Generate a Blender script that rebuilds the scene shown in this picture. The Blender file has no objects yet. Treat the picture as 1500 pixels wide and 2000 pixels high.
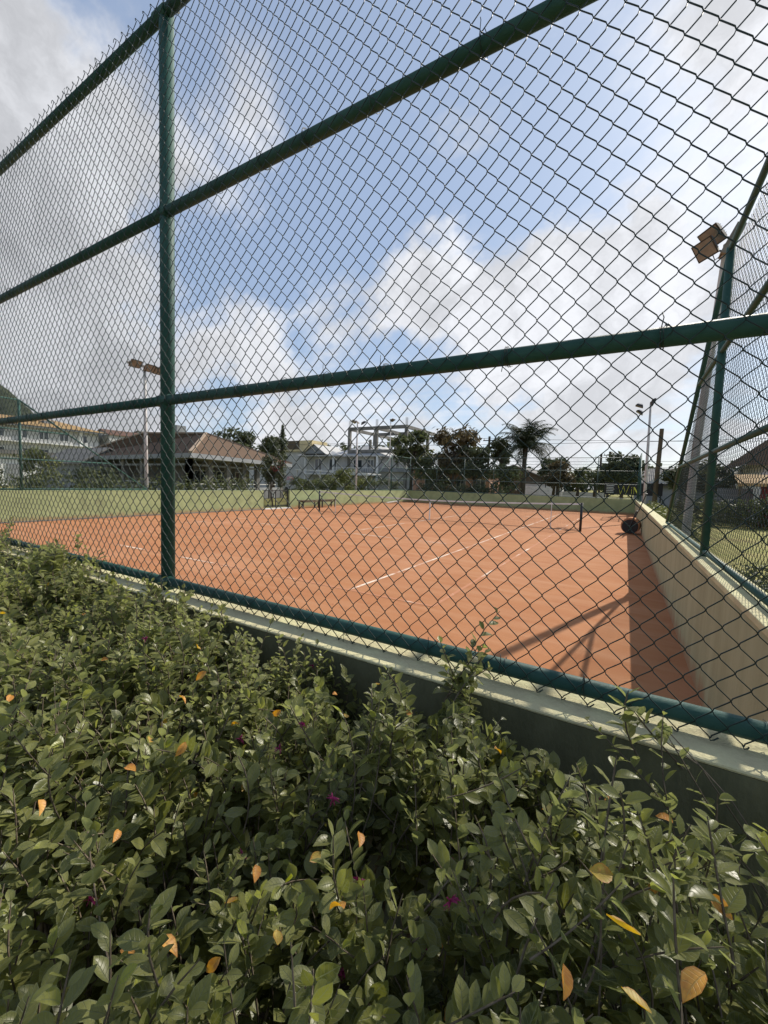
import bpy, math, random
import numpy as np
from mathutils import Vector, Matrix
rnd = random.Random(7)
rng = np.random.default_rng(11)
scene = bpy.context.scene
col = scene.collection

# ------------------------------------------------------------------ camera
EYE = 1.6
R3 = Matrix(((0.85987706, -0.06363923, 0.506519), (0.50951486, 0.04533819, -0.85926658), (0.03171841, 0.99694257, 0.0714104)))
cd = bpy.data.cameras.new('camera'); cam = bpy.data.objects.new('camera', cd); col.objects.link(cam)
cam.matrix_world = Matrix.Translation((0, 0, EYE)) @ R3.to_4x4()
cd.sensor_fit = 'VERTICAL'; cd.sensor_height = 36.0; cd.lens = 36 * 796 / 2000
cd.clip_start = 0.03; cd.clip_end = 3000
scene.camera = cam
scene.view_settings.view_transform = 'Standard'; scene.view_settings.look = 'None'
scene.view_settings.gamma = 1; scene.view_settings.exposure = 0.2
scene.render.engine = 'CYCLES'

# ------------------------------------------------------------------ light
SUN_EL, SUN_ROT = math.radians(38), math.radians(20.6)
sdir = Vector((math.sin(SUN_ROT) * math.cos(SUN_EL), math.cos(SUN_ROT) * math.cos(SUN_EL), math.sin(SUN_EL)))
sl = bpy.data.lights.new('sun', 'SUN'); sl.energy = 5.0; sl.angle = math.radians(0.55); sl.color = (1, 0.93, 0.82)
so = bpy.data.objects.new('sun', sl); col.objects.link(so)
so.rotation_euler = sdir.to_track_quat('Z', 'Y').to_euler()

w = bpy.data.worlds.new('World'); scene.world = w; w.use_nodes = True
def world():
    nt = w.node_tree; N = nt.nodes; L = nt.links; N.clear()
    def nd(t, **k):
        n = N.new(t)
        for a, b in k.items(): setattr(n, a, b)
        return n
    def mth(op, a, b=None, c=None, clamp=False):
        n = nd('ShaderNodeMath', operation=op, use_clamp=clamp)
        for i, v in enumerate((a, b, c)):
            if v is None: continue
            if isinstance(v, (int, float)): n.inputs[i].default_value = v
            else: L.new(v, n.inputs[i])
        return n.outputs[0]
    def vm(op, a, b=None, s=None):
        n = nd('ShaderNodeVectorMath', operation=op)
        for i, v in enumerate((a, b)):
            if v is None: continue
            if isinstance(v, tuple): n.inputs[i].default_value = v
            else: L.new(v, n.inputs[i])
        if s is not None: n.inputs['Scale'].default_value = s
        return n
    def ss(v, lo, hi):
        n = nd('ShaderNodeMapRange', interpolation_type='SMOOTHSTEP'); L.new(v, n.inputs[0])
        n.inputs[1].default_value = lo; n.inputs[2].default_value = hi
        return n.outputs[0]
    def noise(vec, scale, detail, rough=0.55, dist=0.0):
        n = nd('ShaderNodeTexNoise'); L.new(vec, n.inputs['Vector'])
        n.inputs['Scale'].default_value = scale; n.inputs['Detail'].default_value = detail
        n.inputs['Roughness'].default_value = rough; n.inputs['Distortion'].default_value = dist
        return n
    tc = nd('ShaderNodeTexCoord'); D = tc.outputs['Generated']
    sk = nd('ShaderNodeTexSky', sky_type='NISHITA'); sk.sun_disc = False
    sk.sun_elevation = SUN_EL; sk.sun_rotation = SUN_ROT; sk.air_density = 1.0; sk.dust_density = 1.2; sk.ozone_density = 1.5
    sep = nd('ShaderNodeSeparateXYZ'); L.new(D, sep.inputs[0])
    zz = mth('ADD', mth('MAXIMUM', sep.outputs[2], 0.0), 0.22)
    cmb = nd('ShaderNodeCombineXYZ')
    L.new(mth('DIVIDE', sep.outputs[0], zz), cmb.inputs[0]); L.new(mth('DIVIDE', sep.outputs[1], zz), cmb.inputs[1])
    P = cmb.outputs[0]
    n1 = noise(P, 1.5, 9, 0.58, 0.3)
    warp = vm('SCALE', vm('SUBTRACT', noise(D, 3.2, 6, 0.6).outputs['Color'], (0.5, 0.5, 0.5)).outputs[0], s=0.34).outputs[0]
    D2 = vm('ADD', D, warp).outputs[0]
    dens = mth('MULTIPLY', mth('SUBTRACT', n1.outputs['Fac'], 0.5), 2.6)
    dens = mth('ADD', dens, mth('MULTIPLY', mth('SUBTRACT', noise(D, 9.0, 8, 0.62).outputs['Fac'], 0.5), 1.5))
    mp = nd('ShaderNodeMapping'); L.new(P, mp.inputs[0]); mp.inputs['Rotation'].default_value = (0, 0, 0.5); mp.inputs['Scale'].default_value = (0.6, 2.6, 1)
    dens = mth('ADD', dens, mth('MULTIPLY', mth('SUBTRACT', noise(mp.outputs[0], 1.6, 8, 0.6, 0.6).outputs['Fac'], 0.5), 1.5))
    # cumulus groups as they stood over the court: (direction, radius, weight)
    for (x, y, z, r, wt) in BLOBS:
        dd = vm('DISTANCE', D2, (x, y, z)).outputs['Value']
        f = ss(dd, r, r * 0.25)
        dens = mth('ADD', dens, mth('MULTIPLY', f, wt))
    low = ss(sep.outputs[2], 0.24, 0.02)
    dens = mth('ADD', dens, mth('MULTIPLY', low, 0.75))
    cov = mth('MULTIPLY', ss(dens, -0.15, 0.95), 0.96)
    thick = ss(dens, 0.35, 1.5)
    # cloud colour: white tops, grey thick bellies away from the sun
    sh = noise(D2, 5.5, 7, 0.6)
    shade = mth('ADD', mth('MULTIPLY', ss(sh.outputs['Fac'], 0.34, 0.60), 0.26), 0.66)
    sund = nd('ShaderNodeVectorMath', operation='DOT_PRODUCT'); L.new(D, sund.inputs[0]); sund.inputs[1].default_value = tuple(sdir)
    tw = ss(sund.outputs['Value'], -0.1, 0.95)
    val = mth('MULTIPLY', shade, mth('ADD', mth('MULTIPLY', tw, 0.24), 0.93))
    val = mth('MULTIPLY', val, mth('SUBTRACT', 1.0, mth('MULTIPLY', mth('MULTIPLY', thick, mth('SUBTRACT', 1.0, tw)), 0.16)))
    ccol = vm('SCALE', nd('ShaderNodeRGB').outputs[0]); N[-1].inputs['Scale'].default_value = 1
    rgb = [n for n in N if n.type == 'RGB'][0]; rgb.outputs[0].default_value = (0.97, 0.985, 1.03, 1)
    L.new(mth('MULTIPLY', val, CLOUD), ccol.inputs['Scale'])
    mx = nd('ShaderNodeMix', data_type='RGBA'); L.new(cov, mx.inputs[0])
    tint = nd('ShaderNodeMix', data_type='RGBA', blend_type='MULTIPLY'); tint.inputs[0].default_value = 1
    L.new(sk.outputs[0], tint.inputs[6]); tint.inputs[7].default_value = SKYTINT
    hz = nd('ShaderNodeMix', data_type='RGBA'); hz.inputs[0].default_value = 0.58
    L.new(tint.outputs[2], hz.inputs[6]); hz.inputs[7].default_value = (3.9, 4.75, 6.5, 1)     # thin high veil
    L.new(hz.outputs[2], mx.inputs[6]); L.new(ccol.outputs[0], mx.inputs[7])
    bg = nd('ShaderNodeBackground'); bg.inputs[1].default_value = 0.1; L.new(mx.outputs[2], bg.inputs[0])
    out = nd('ShaderNodeOutputWorld'); L.new(bg.outputs[0], out.inputs[0])
CLOUD = 8.2
SKYTINT = (1.2, 1.3, 1.3, 1)
def pdir(px, py):
    v = R3 @ Vector((px - 750, -(py - 1000), -796)); v.normalize(); return v
BLOBS = []
for (px, py, rad, wt) in [(40, 430, .38, 1.0), (20, 170, .26, .9), (-200, 300, .5, .8), (60, 700, .35, .8), (400, 250, .22, .55), (560, 200, .16, .3),
        (470, 640, .15, 1.0), (590, 760, .22, .7), (840, 540, .16, 1.1), (1010, 600, .24, 1.1), (1150, 660, .26, 1.0), (860, 240, .11, .6), (950, 380, .09, .3),
        (1310, 560, .20, .8), (1450, 180, .3, .4), (1330, 330, .16, .2), (670, 520, .15, .6), (1000, 150, .2, .1),
        (320, 540, .20, -.8), (620, 370, .18, -.5), (250, 40, .25, -.9), (700, 90, .25, -.35), (1000, 430, .18, -.6), (1180, 300, .2, -.55), (900, 60, .22, -.4), (780, 330, .12, -.4), (380, 480, .2, -.4), (1170, 510, .10, -.5), (760, 420, .12, -.4)]:
    d = pdir(px, py); BLOBS.append((d.x, d.y, d.z, rad, wt))
world()

# ------------------------------------------------------------------ materials
def mat(name, c1, c2=None, scale=5.0, rough=0.7, bump=0.0, bscale=None, spec=0.4, detail=5, contrast=(0.35, 0.65), metallic=0.0,
        transl=0.0, stretch=None, c3=None, s3=0.7, c3r=(0.5, 0.75), tint=None, splash=False, brushed=False):
    m = bpy.data.materials.new(name); m.use_nodes = True; nt = m.node_tree; N = nt.nodes; L = nt.links
    b = N['Principled BSDF']; b.inputs['Roughness'].default_value = rough; b.inputs['Specular IOR Level'].default_value = spec
    b.inputs['Metallic'].default_value = metallic
    geo = N.new('ShaderNodeNewGeometry'); vec = geo.outputs['Position']
    if stretch:
        mp = N.new('ShaderNodeMapping'); L.new(vec, mp.inputs[0]); mp.inputs['Scale'].default_value = stretch; vec = mp.outputs[0]
    def nz(s, d=detail):
        n = N.new('ShaderNodeTexNoise'); L.new(vec, n.inputs['Vector']); n.inputs['Scale'].default_value = s; n.inputs['Detail'].default_value = d; n.inputs['Roughness'].default_value = 0.6
        return n.outputs['Fac']
    def mr(v, lo, hi):
        n = N.new('ShaderNodeMapRange'); L.new(v, n.inputs[0]); n.inputs[1].default_value = lo; n.inputs[2].default_value = hi; n.interpolation_type = 'SMOOTHSTEP'
        return n.outputs[0]
    def mix(f, a, b_, blend='MIX'):
        n = N.new('ShaderNodeMix'); n.data_type = 'RGBA'; n.blend_type = blend
        for i, v in ((0, f), (6, a), (7, b_)):
            if isinstance(v, tuple): n.inputs[i].default_value = (*v, 1)
            elif isinstance(v, (int, float)): n.inputs[i].default_value = v
            else: L.new(v, n.inputs[i])
        return n.outputs[2]
    colr = None
    if c2: colr = mix(mr(nz(scale), *contrast), c1, c2)
    if c3: colr = mix(mr(nz(s3, 6), *c3r), colr if colr else c1, c3)
    if splash:
        sz = N.new('ShaderNodeSeparateXYZ'); L.new(geo.outputs['Position'], sz.inputs[0])
        ad = N.new('ShaderNodeMath'); ad.operation = 'MULTIPLY_ADD'; L.new(nz(7, 8), ad.inputs[0]); ad.inputs[1].default_value = -0.42; L.new(sz.outputs[2], ad.inputs[2])
        inv = N.new('ShaderNodeMath'); inv.operation = 'MULTIPLY'; L.new(mr(ad.outputs[0], 0.0, -0.22), inv.inputs[0]); inv.inputs[1].default_value = 0.75
        colr = mix(inv.outputs[0], colr, (0.36, 0.17, 0.09))
        d2 = mr(nz(38, 3), 0.70, 0.74); d3 = mr(nz(2.2, 4), 0.52, 0.6); md = N.new('ShaderNodeMath'); md.operation = 'MULTIPLY'; L.new(d2, md.inputs[0]); L.new(d3, md.inputs[1])
        colr = mix(md.outputs[0], colr, (0.07, 0.065, 0.05))
    if brushed:
        mp2 = N.new('ShaderNodeMapping'); L.new(geo.outputs['Position'], mp2.inputs[0]); mp2.inputs['Scale'].default_value = (0.45, 3.2, 1)
        mp2.inputs['Rotation'].default_value = (0, 0, 0.05)
        nn2 = N.new('ShaderNodeTexNoise'); L.new(mp2.outputs[0], nn2.inputs['Vector']); nn2.inputs['Scale'].default_value = 1.3; nn2.inputs['Detail'].default_value = 8; nn2.inputs['Distortion'].default_value = 0.5
        colr = mix(mr(nn2.outputs['Fac'], 0.36, 0.95), colr, (0.46, 0.24, 0.13))
        colr = mix(mr(nz(14, 3), 0.68, 0.76), colr, (0.27, 0.105, 0.055))
    if tint:      # per-piece variation stored on the mesh
        a = N.new('ShaderNodeAttribute'); a.attribute_name = 'tint'
        colr = mix(a.outputs['Fac'], colr if colr else c1, tint)
    if colr: L.new(colr, b.inputs['Base Color'])
    else: b.inputs['Base Color'].default_value = (*c1, 1)
    if bump:
        bp = N.new('ShaderNodeBump'); bp.inputs['Strength'].default_value = min(1, bump); bp.inputs['Distance'].default_value = 0.02
        L.new(nz(bscale or scale * 4, 6), bp.inputs['Height']); L.new(bp.outputs[0], b.inputs['Normal'])
    if transl:
        t = N.new('ShaderNodeBsdfTranslucent'); 
        if colr: L.new(colr, t.inputs[0])
        else: t.inputs[0].default_value = (*c1, 1)
        ms = N.new('ShaderNodeMixShader'); ms.inputs[0].default_value = transl
        L.new(b.outputs[0], ms.inputs[1]); L.new(t.outputs[0], ms.inputs[2]); L.new(ms.outputs[0], N['Material Output'].inputs[0])
    return m

def wave_mat(name, c1, c2, axis_scale, direction='Z', rough=0.7, dist=0.05, extra=None):
    m = bpy.data.materials.new(name); m.use_nodes = True; nt = m.node_tree; N = nt.nodes; L = nt.links
    b = N['Principled BSDF']; b.inputs['Roughness'].default_value = rough; b.inputs['Specular IOR Level'].default_value = 0.15
    g = N.new('ShaderNodeNewGeometry'); wv = N.new('ShaderNodeTexWave'); wv.bands_direction = direction; wv.wave_profile = 'SAW' if direction == 'Z' else 'SIN'
    L.new(g.outputs['Position'], wv.inputs['Vector']); wv.inputs['Scale'].default_value = axis_scale; wv.inputs['Distortion'].default_value = 0.3
    nz = N.new('ShaderNodeTexNoise'); L.new(g.outputs['Position'], nz.inputs['Vector']); nz.inputs['Scale'].default_value = 1.7; nz.inputs['Detail'].default_value = 7
    r1 = N.new('ShaderNodeMix'); r1.data_type = 'RGBA'; L.new(nz.outputs['Fac'], r1.inputs[0]); r1.inputs[6].default_value = (*c1, 1); r1.inputs[7].default_value = (*c2, 1)
    L.new(r1.outputs[2], b.inputs['Base Color'])
    bp = N.new('ShaderNodeBump'); bp.inputs['Strength'].default_value = 1; bp.inputs['Distance'].default_value = dist
    L.new(wv.outputs['Color'], bp.inputs['Height']); L.new(bp.outputs[0], b.inputs['Normal'])
    return m

M = {}
M['clay'] = mat('clay', (0.41, 0.183, 0.083), (0.365, 0.152, 0.068), 1.1, 0.95, 0.5, 90, 0.15, 6, (0.3, 0.7), c3=(0.47, 0.23, 0.125), s3=0.35, brushed=True)
M['grass'] = mat('grass', (0.20, 0.20, 0.06), (0.30, 0.27, 0.10), 1.2, 0.95, 0.8, 60, 0.1, 8, c3=(0.16, 0.12, 0.05), s3=0.3)
M['soil'] = mat('soil', (0.03, 0.022, 0.014), (0.05, 0.035, 0.02), 12, 1, 0.8, 40, 0.1)
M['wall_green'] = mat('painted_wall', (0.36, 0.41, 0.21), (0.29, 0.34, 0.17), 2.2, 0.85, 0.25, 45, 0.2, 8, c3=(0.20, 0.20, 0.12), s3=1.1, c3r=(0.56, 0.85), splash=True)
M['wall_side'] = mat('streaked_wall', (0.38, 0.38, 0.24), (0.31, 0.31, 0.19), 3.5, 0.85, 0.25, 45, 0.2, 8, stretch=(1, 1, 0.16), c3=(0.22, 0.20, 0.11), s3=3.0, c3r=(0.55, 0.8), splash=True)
M['wall_near'] = mat('shaded_weathered_wall', (0.15, 0.15, 0.09), (0.105, 0.108, 0.064), 4, 0.9, 0.35, 50, 0.15, 8, stretch=(1, 1, 0.35), c3=(0.05, 0.05, 0.035), s3=3, c3r=(0.5, 0.75))  # shade of the outer face put into the base colour, with weather streaks
M['cap'] = mat('weathered_cap', (0.60, 0.57, 0.34), (0.50, 0.45, 0.28), 6, 0.9, 0.4, 70, 0.15, 9, c3=(0.30, 0.26, 0.17), s3=5, c3r=(0.6, 0.85))
M['teal'] = mat('green_pipe_paint', (0.020, 0.070, 0.058), (0.030, 0.088, 0.072), 7, 0.6, 0.12, 90, 0.25, 6, c3=(0.05, 0.11, 0.09), s3=22, c3r=(0.6, 0.8))
M['wire'] = mat('coated_wire', (0.012, 0.028, 0.025), None, rough=0.48, spec=0.35)
M['wire_far'] = mat('coated_wire_old', (0.06, 0.10, 0.09), None, rough=0.5, spec=0.4)
def line_mat(lo=.40, hi=.53):
    m = mat('worn_line', (0.62, 0.50, 0.40), None, rough=0.95); nt = m.node_tree; N = nt.nodes; L = nt.links; b = N['Principled BSDF']
    g = N.new('ShaderNodeNewGeometry')
    n = N.new('ShaderNodeTexNoise'); L.new(g.outputs['Position'], n.inputs['Vector']); n.inputs['Scale'].default_value = 0.9; n.inputs['Detail'].default_value = 9; n.inputs['Roughness'].default_value = 0.72
    r = N.new('ShaderNodeMapRange'); L.new(n.outputs['Fac'], r.inputs[0]); r.inputs[1].default_value = lo; r.inputs[2].default_value = hi
    x = N.new('ShaderNodeMix'); x.data_type = 'RGBA'; L.new(r.outputs[0], x.inputs[0]); x.inputs[6].default_value = (0.44, 0.19, 0.095, 1); x.inputs[7].default_value = (0.72, 0.60, 0.48, 1)
    L.new(x.outputs[2], b.inputs['Base Color']); return m
M['line'] = line_mat(.43, .55); M['line_worn'] = line_mat(.52, .62)
M['white'] = mat('white_paint', (0.72, 0.73, 0.72), (0.6, 0.6, 0.58), 3, 0.6)
M['offwhite'] = mat('pale_render', (0.50, 0.50, 0.48), (0.40, 0.40, 0.39), 1.2, 0.85)
M['grey'] = mat('grey_render', (0.25, 0.26, 0.27), (0.20, 0.21, 0.22), 1.2, 0.85)
M['cream'] = mat('cream_render', (0.62, 0.52, 0.30), (0.52, 0.44, 0.26), 1.2, 0.85)
M['concrete'] = mat('raw_concrete', (0.19, 0.18, 0.16), (0.13, 0.125, 0.115), 1.5, 0.9, c3=(0.25, 0.24, 0.21), s3=0.4)
M['lampgrey'] = mat('lamp_post_concrete', (0.26, 0.24, 0.22), (0.19, 0.175, 0.165), 3, 0.9)
M['lamppole'] = mat('lamp_pole_white', (0.50, 0.49, 0.47), (0.38, 0.37, 0.36), 4, 0.6)
M['black'] = mat('dark_metal', (0.02, 0.02, 0.022), (0.035, 0.034, 0.033), 6, 0.5)
M['bronze'] = mat('rusty_housing', (0.05, 0.046, 0.044), (0.035, 0.033, 0.032), 14, 0.65)
M['lampglass'] = mat('lamp_glass', (0.23, 0.22, 0.20), (0.17, 0.165, 0.155), 9, 0.25, spec=0.6)
M['glass'] = mat('window_glass', (0.03, 0.04, 0.05), None, rough=0.08, spec=0.8)
M['wood'] = mat('old_wood', (0.13, 0.10, 0.06), (0.09, 0.07, 0.045), 5, 0.9, 0.3, stretch=(1, 1, .2))
M['rooftile'] = wave_mat('brown_roof_tiles', (0.095, 0.060, 0.038), (0.135, 0.09, 0.062), 2.6, 'Z', 0.85, 0.12)
M['orangetile'] = wave_mat('orange_roof_tiles', (0.46, 0.31, 0.15), (0.38, 0.25, 0.12), 2.0, 'Y', 0.8, 0.1)
M['redtile'] = wave_mat('red_roof_tiles', (0.20, 0.12, 0.09), (0.16, 0.10, 0.08), 2.0, 'X', 0.8, 0.1)
M['metalroof'] = wave_mat('grey_sheet_roof', (0.46, 0.46, 0.45), (0.38, 0.38, 0.38), 2.0, 'X', 0.45, 0.04)
M['fibreroof'] = wave_mat('corrugated_sheet', (0.40, 0.38, 0.35), (0.28, 0.26, 0.24), 1.6, 'X', 0.8, 0.25)
M['darkroof'] = mat('weathered_roof', (0.13, 0.125, 0.12), (0.20, 0.19, 0.175), 1.5, 0.9)
M['ridge'] = mat('ridge_tile', (0.34, 0.26, 0.18), (0.26, 0.19, 0.14), 4, 0.9)
M['salmon'] = mat('salmon_render', (0.62, 0.34, 0.24), (0.5, 0.28, 0.2), 1, 0.85)
M['red'] = mat('dark_red_render', (0.24, 0.04, 0.04), (0.18, 0.035, 0.035), 1, 0.85)
M['bark'] = mat('bark', (0.09, 0.07, 0.05), (0.05, 0.04, 0.03), 9, 0.95, 0.6)
M['leaf_dark'] = mat('tree_foliage_dark', (0.038, 0.052, 0.026), (0.055, 0.072, 0.032), 0.9, 0.7, transl=0.25, tint=(0.11, 0.125, 0.05))
M['leaf_mid'] = mat('tree_foliage', (0.05, 0.07, 0.026), (0.07, 0.09, 0.035), 0.9, 0.65, transl=0.3, tint=(0.16, 0.175, 0.06))
M['leaf_red'] = mat('tree_foliage_rusty', (0.06, 0.055, 0.025), (0.085, 0.06, 0.03), 0.7, 0.65, transl=0.25, tint=(0.15, 0.11, 0.045))
M['leaf_bright'] = mat('hedge_foliage_bright', (0.075, 0.10, 0.025), (0.11, 0.13, 0.035), 0.9, 0.65, transl=0.25, tint=(0.2, 0.21, 0.06))
M['bougain'] = mat('pink_blossom', (0.35, 0.05, 0.08), (0.20, 0.03, 0.06), 5, 0.7)
M['hill'] = mat('forest_hill', (0.026, 0.033, 0.023), (0.045, 0.052, 0.034), 0.09, 1, 1.0, 0.3, 0.05, 8)
M['signblack'] = mat('sign_black', (0.012, 0.012, 0.013), None, rough=0.5)
M['signyellow'] = mat('sign_yellow', (0.75, 0.72, 0.10), None, rough=0.5)
M['net'] = mat('net_cord', (0.05, 0.05, 0.05), None, rough=0.8)
M['twig'] = mat('twig_bark', (0.10, 0.075, 0.05), (0.16, 0.13, 0.09), 60, 0.85)
M['petal'] = mat('magenta_petals', (0.30, 0.018, 0.11), (0.17, 0.012, 0.06), 90, 0.6, transl=0.3)
def leaf_material(name, dark, light, young, vein, edge, transl=0.28, rough=0.36, blotch=None):
    m = bpy.data.materials.new(name); m.use_nodes = True; nt = m.node_tree; N = nt.nodes; L = nt.links; b = N['Principled BSDF']
    def mixc(f, a, c):
        n = N.new('ShaderNodeMix'); n.data_type = 'RGBA'
        for i, v in ((0, f), (6, a), (7, c)):
            if isinstance(v, tuple): n.inputs[i].default_value = (*v, 1)
            elif isinstance(v, (int, float)): n.inputs[i].default_value = v
            else: L.new(v, n.inputs[i])
        return n.outputs[2]
    def mth(op, a, b_=None):
        n = N.new('ShaderNodeMath'); n.operation = op
        for i, v in enumerate((a, b_)):
            if v is None: continue
            if isinstance(v, (int, float)): n.inputs[i].default_value = v
            else: L.new(v, n.inputs[i])
        return n.outputs[0]
    def ss(v, lo, hi):
        n = N.new('ShaderNodeMapRange'); n.interpolation_type = 'SMOOTHSTEP'; L.new(v, n.inputs[0]); n.inputs[1].default_value = lo; n.inputs[2].default_value = hi; return n.outputs[0]
    at = N.new('ShaderNodeAttribute'); at.attribute_name = 'tint'; t = at.outputs['Fac']
    uv = N.new('ShaderNodeUVMap'); sp = N.new('ShaderNodeSeparateXYZ'); L.new(uv.outputs[0], sp.inputs[0]); u, v = sp.outputs[0], sp.outputs[1]
    g = N.new('ShaderNodeNewGeometry'); nz = N.new('ShaderNodeTexNoise'); L.new(g.outputs['Position'], nz.inputs['Vector']); nz.inputs['Scale'].default_value = 130; nz.inputs['Detail'].default_value = 4
    c = mixc(ss(t, 0.0, 0.75), dark, light); c = mixc(ss(t, 0.86, 1.0), c, young)
    c = mixc(mth('MULTIPLY', ss(nz.outputs['Fac'], 0.42, 0.68), 0.6), c, blotch or light)
    au = mth('ABSOLUTE', mth('SUBTRACT', u, 0.5))
    mid = ss(au, 0.045, 0.01)
    ph = mth('FRACT', mth('SUBTRACT', mth('MULTIPLY', v, 6.5), mth('MULTIPLY', au, 2.6)))
    sv = mth('MULTIPLY', ss(mth('ABSOLUTE', mth('SUBTRACT', ph, 0.5)), 0.10, 0.02), 0.6)
    c = mixc(mth('MULTIPLY', mth('MAXIMUM', mid, sv), 0.7), c, vein)
    c = mixc(mth('MULTIPLY', ss(au, 0.42, 0.49), 0.85), c, edge)
    back = mixc(0.45, c, vein)
    c = mixc(g.outputs['Backfacing'], c, back)
    L.new(c, b.inputs['Base Color']); b.inputs['Roughness'].default_value = rough; b.inputs['Specular IOR Level'].default_value = 0.4
    bp = N.new('ShaderNodeBump'); bp.inputs['Strength'].default_value = 0.5; bp.inputs['Distance'].default_value = 0.002; bp.invert = True
    L.new(mth('MAXIMUM', mid, sv), bp.inputs['Height']); L.new(bp.outputs[0], b.inputs['Normal'])
    tr = N.new('ShaderNodeBsdfTranslucent'); hs = N.new('ShaderNodeHueSaturation'); hs.inputs['Saturation'].default_value = 1.25; hs.inputs['Value'].default_value = 1.9
    L.new(c, hs.inputs['Color']); L.new(hs.outputs[0], tr.inputs[0])
    ms = N.new('ShaderNodeMixShader'); ms.inputs[0].default_value = transl; L.new(b.outputs[0], ms.inputs[1]); L.new(tr.outputs[0], ms.inputs[2]); L.new(ms.outputs[0], N['Material Output'].inputs[0])
    return m
M['hleaf'] = leaf_material('hedge_leaf', (0.042, 0.056, 0.020), (0.215, 0.222, 0.070), (0.32, 0.34, 0.065), (0.19, 0.21, 0.12), (0.20, 0.22, 0.11), transl=0.42)
M['yleaf'] = leaf_material('yellow_leaf', (0.55, 0.24, 0.035), (0.66, 0.35, 0.08), (0.36, 0.32, 0.06), (0.55, 0.38, 0.14), (0.45, 0.20, 0.06), 0.3, 0.5, blotch=(0.42, 0.16, 0.05))

# ------------------------------------------------------------------ mesh helpers
class MB:
    def __init__(s): s.v = []; s.f = []
    def quad(s, *p):
        n = len(s.v); s.v += [tuple(q) for q in p]; s.f.append(tuple(range(n, n + len(p)))); return s
    def box(s, x0, x1, y0, y1, z0, z1, T=None):
        n = len(s.v); c = [(x, y, z) for z in (z0, z1) for y in (y0, y1) for x in (x0, x1)]
        if T is not None: c = [tuple(T @ Vector(p)) for p in c]
        s.v += c
        for f in ((0, 2, 3, 1), (4, 5, 7, 6), (0, 1, 5, 4), (2, 6, 7, 3), (0, 4, 6, 2), (1, 3, 7, 5)): s.f.append(tuple(n + i for i in f))
        return s
    def tube(s, pts, r, sides=12, cap=True):
        pts = [Vector(p) for p in pts]; rs = r if isinstance(r, (list, tuple)) else [r] * len(pts)
        n0 = len(s.v); up = Vector((0, 0, 1)); 
        d0 = (pts[1] - pts[0]).normalized()
        a = d0.cross(up if abs(d0.z) < 0.9 else Vector((1, 0, 0))).normalized()
        for i, p in enumerate(pts):
            d = (pts[min(i + 1, len(pts) - 1)] - pts[max(i - 1, 0)]).normalized()
            a = (a - d * a.dot(d)).normalized(); b = d.cross(a)
            for k in range(sides):
                t = 2 * math.pi * k / sides; s.v.append(tuple(p + (a * math.cos(t) + b * math.sin(t)) * rs[i]))
        for i in range(len(pts) - 1):
            for k in range(sides):
                a0 = n0 + i * sides + k; a1 = n0 + i * sides + (k + 1) % sides
                s.f.append((a0, a1, a1 + sides, a0 + sides))
        if cap:
            s.f.append(tuple(n0 + k for k in reversed(range(sides)))); e = n0 + (len(pts) - 1) * sides; s.f.append(tuple(e + k for k in range(sides)))
        return s
    def beam(s, a, b, wd, ht):
        a, b = Vector(a), Vector(b); d = (b - a).normalized(); sd = d.cross(Vector((0, 0, 1))) if abs(d.z) < .95 else Vector((1, 0, 0)); sd.normalize(); u = sd.cross(d)
        n = len(s.v)
        for p in (a, b):
            for i, j in ((-1, -1), (1, -1), (1, 1), (-1, 1)): s.v.append(tuple(p + sd * i * wd / 2 + u * j * ht / 2))
        for f in ((0, 1, 2, 3), (7, 6, 5, 4), (0, 4, 5, 1), (1, 5, 6, 2), (2, 6, 7, 3), (3, 7, 4, 0)): s.f.append(tuple(n + i for i in f))
        return s
    def build(s, name, m, parent=None, smooth=False, bevel=0, loc=None):
        me = bpy.data.meshes.new(name); me.from_pydata(s.v, [], s.f); me.update()
        if smooth: me.shade_smooth()
        o = bpy.data.objects.new(name, me); col.objects.link(o); me.materials.append(m)
        if parent:
            o.parent = parent; o.location = -parent.location if not parent.get('_local') else Vector((0, 0, 0))
        if bevel:
            bv = o.modifiers.new('bevel', 'BEVEL'); bv.width = bevel; bv.segments = 2; bv.limit_method = 'ANGLE'
        return o
def np_mesh(name, V, F, m, parent=None, uv=None, tint=None, smooth=False):
    me = bpy.data.meshes.new(name); V = np.asarray(V, np.float32); F = np.asarray(F, np.int32); k = F.shape[1]
    me.vertices.add(len(V)); me.vertices.foreach_set('co', V.ravel()); me.loops.add(F.size); me.loops.foreach_set('vertex_index', F.ravel())
    me.polygons.add(len(F)); me.polygons.foreach_set('loop_start', np.arange(0, F.size, k, dtype=np.int32)); me.polygons.foreach_set('loop_total', np.full(len(F), k, np.int32))
    if uv is not None:
        l = me.uv_layers.new(name='UVMap'); l.data.foreach_set('uv', np.asarray(uv, np.float32)[F.ravel()].ravel())
    if tint is not None:
        a = me.attributes.new('tint', 'FLOAT', 'POINT'); a.data.foreach_set('value', np.asarray(tint, np.float32))
    if smooth: me.polygons.foreach_set('use_smooth', np.ones(len(F), bool))
    me.update(calc_edges=True); me.validate()
    o = bpy.data.objects.new(name, me); col.objects.link(o); me.materials.append(m)
    if parent: o.parent = parent; o.location = -parent.location
    return o
def thing(name, label, cat, loc=(0, 0, 0), group=None, local=False):
    o = bpy.data.objects.new(name, None); col.objects.link(o); o.location = loc; o.empty_display_size = 0.1
    o['label'] = label; o['category'] = cat
    if group: o['group'] = group
    if local: o['_local'] = 1
    return o
def tag(o, label, cat, group=None):
    o['label'] = label; o['category'] = cat
    if group: o['group'] = group
    return o
def struct(o): o['kind'] = 'structure'; return o
def stuff(o, label=None, cat=None):
    o['kind'] = 'stuff'
    if label: o['label'] = label; o['category'] = cat
    return o

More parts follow.
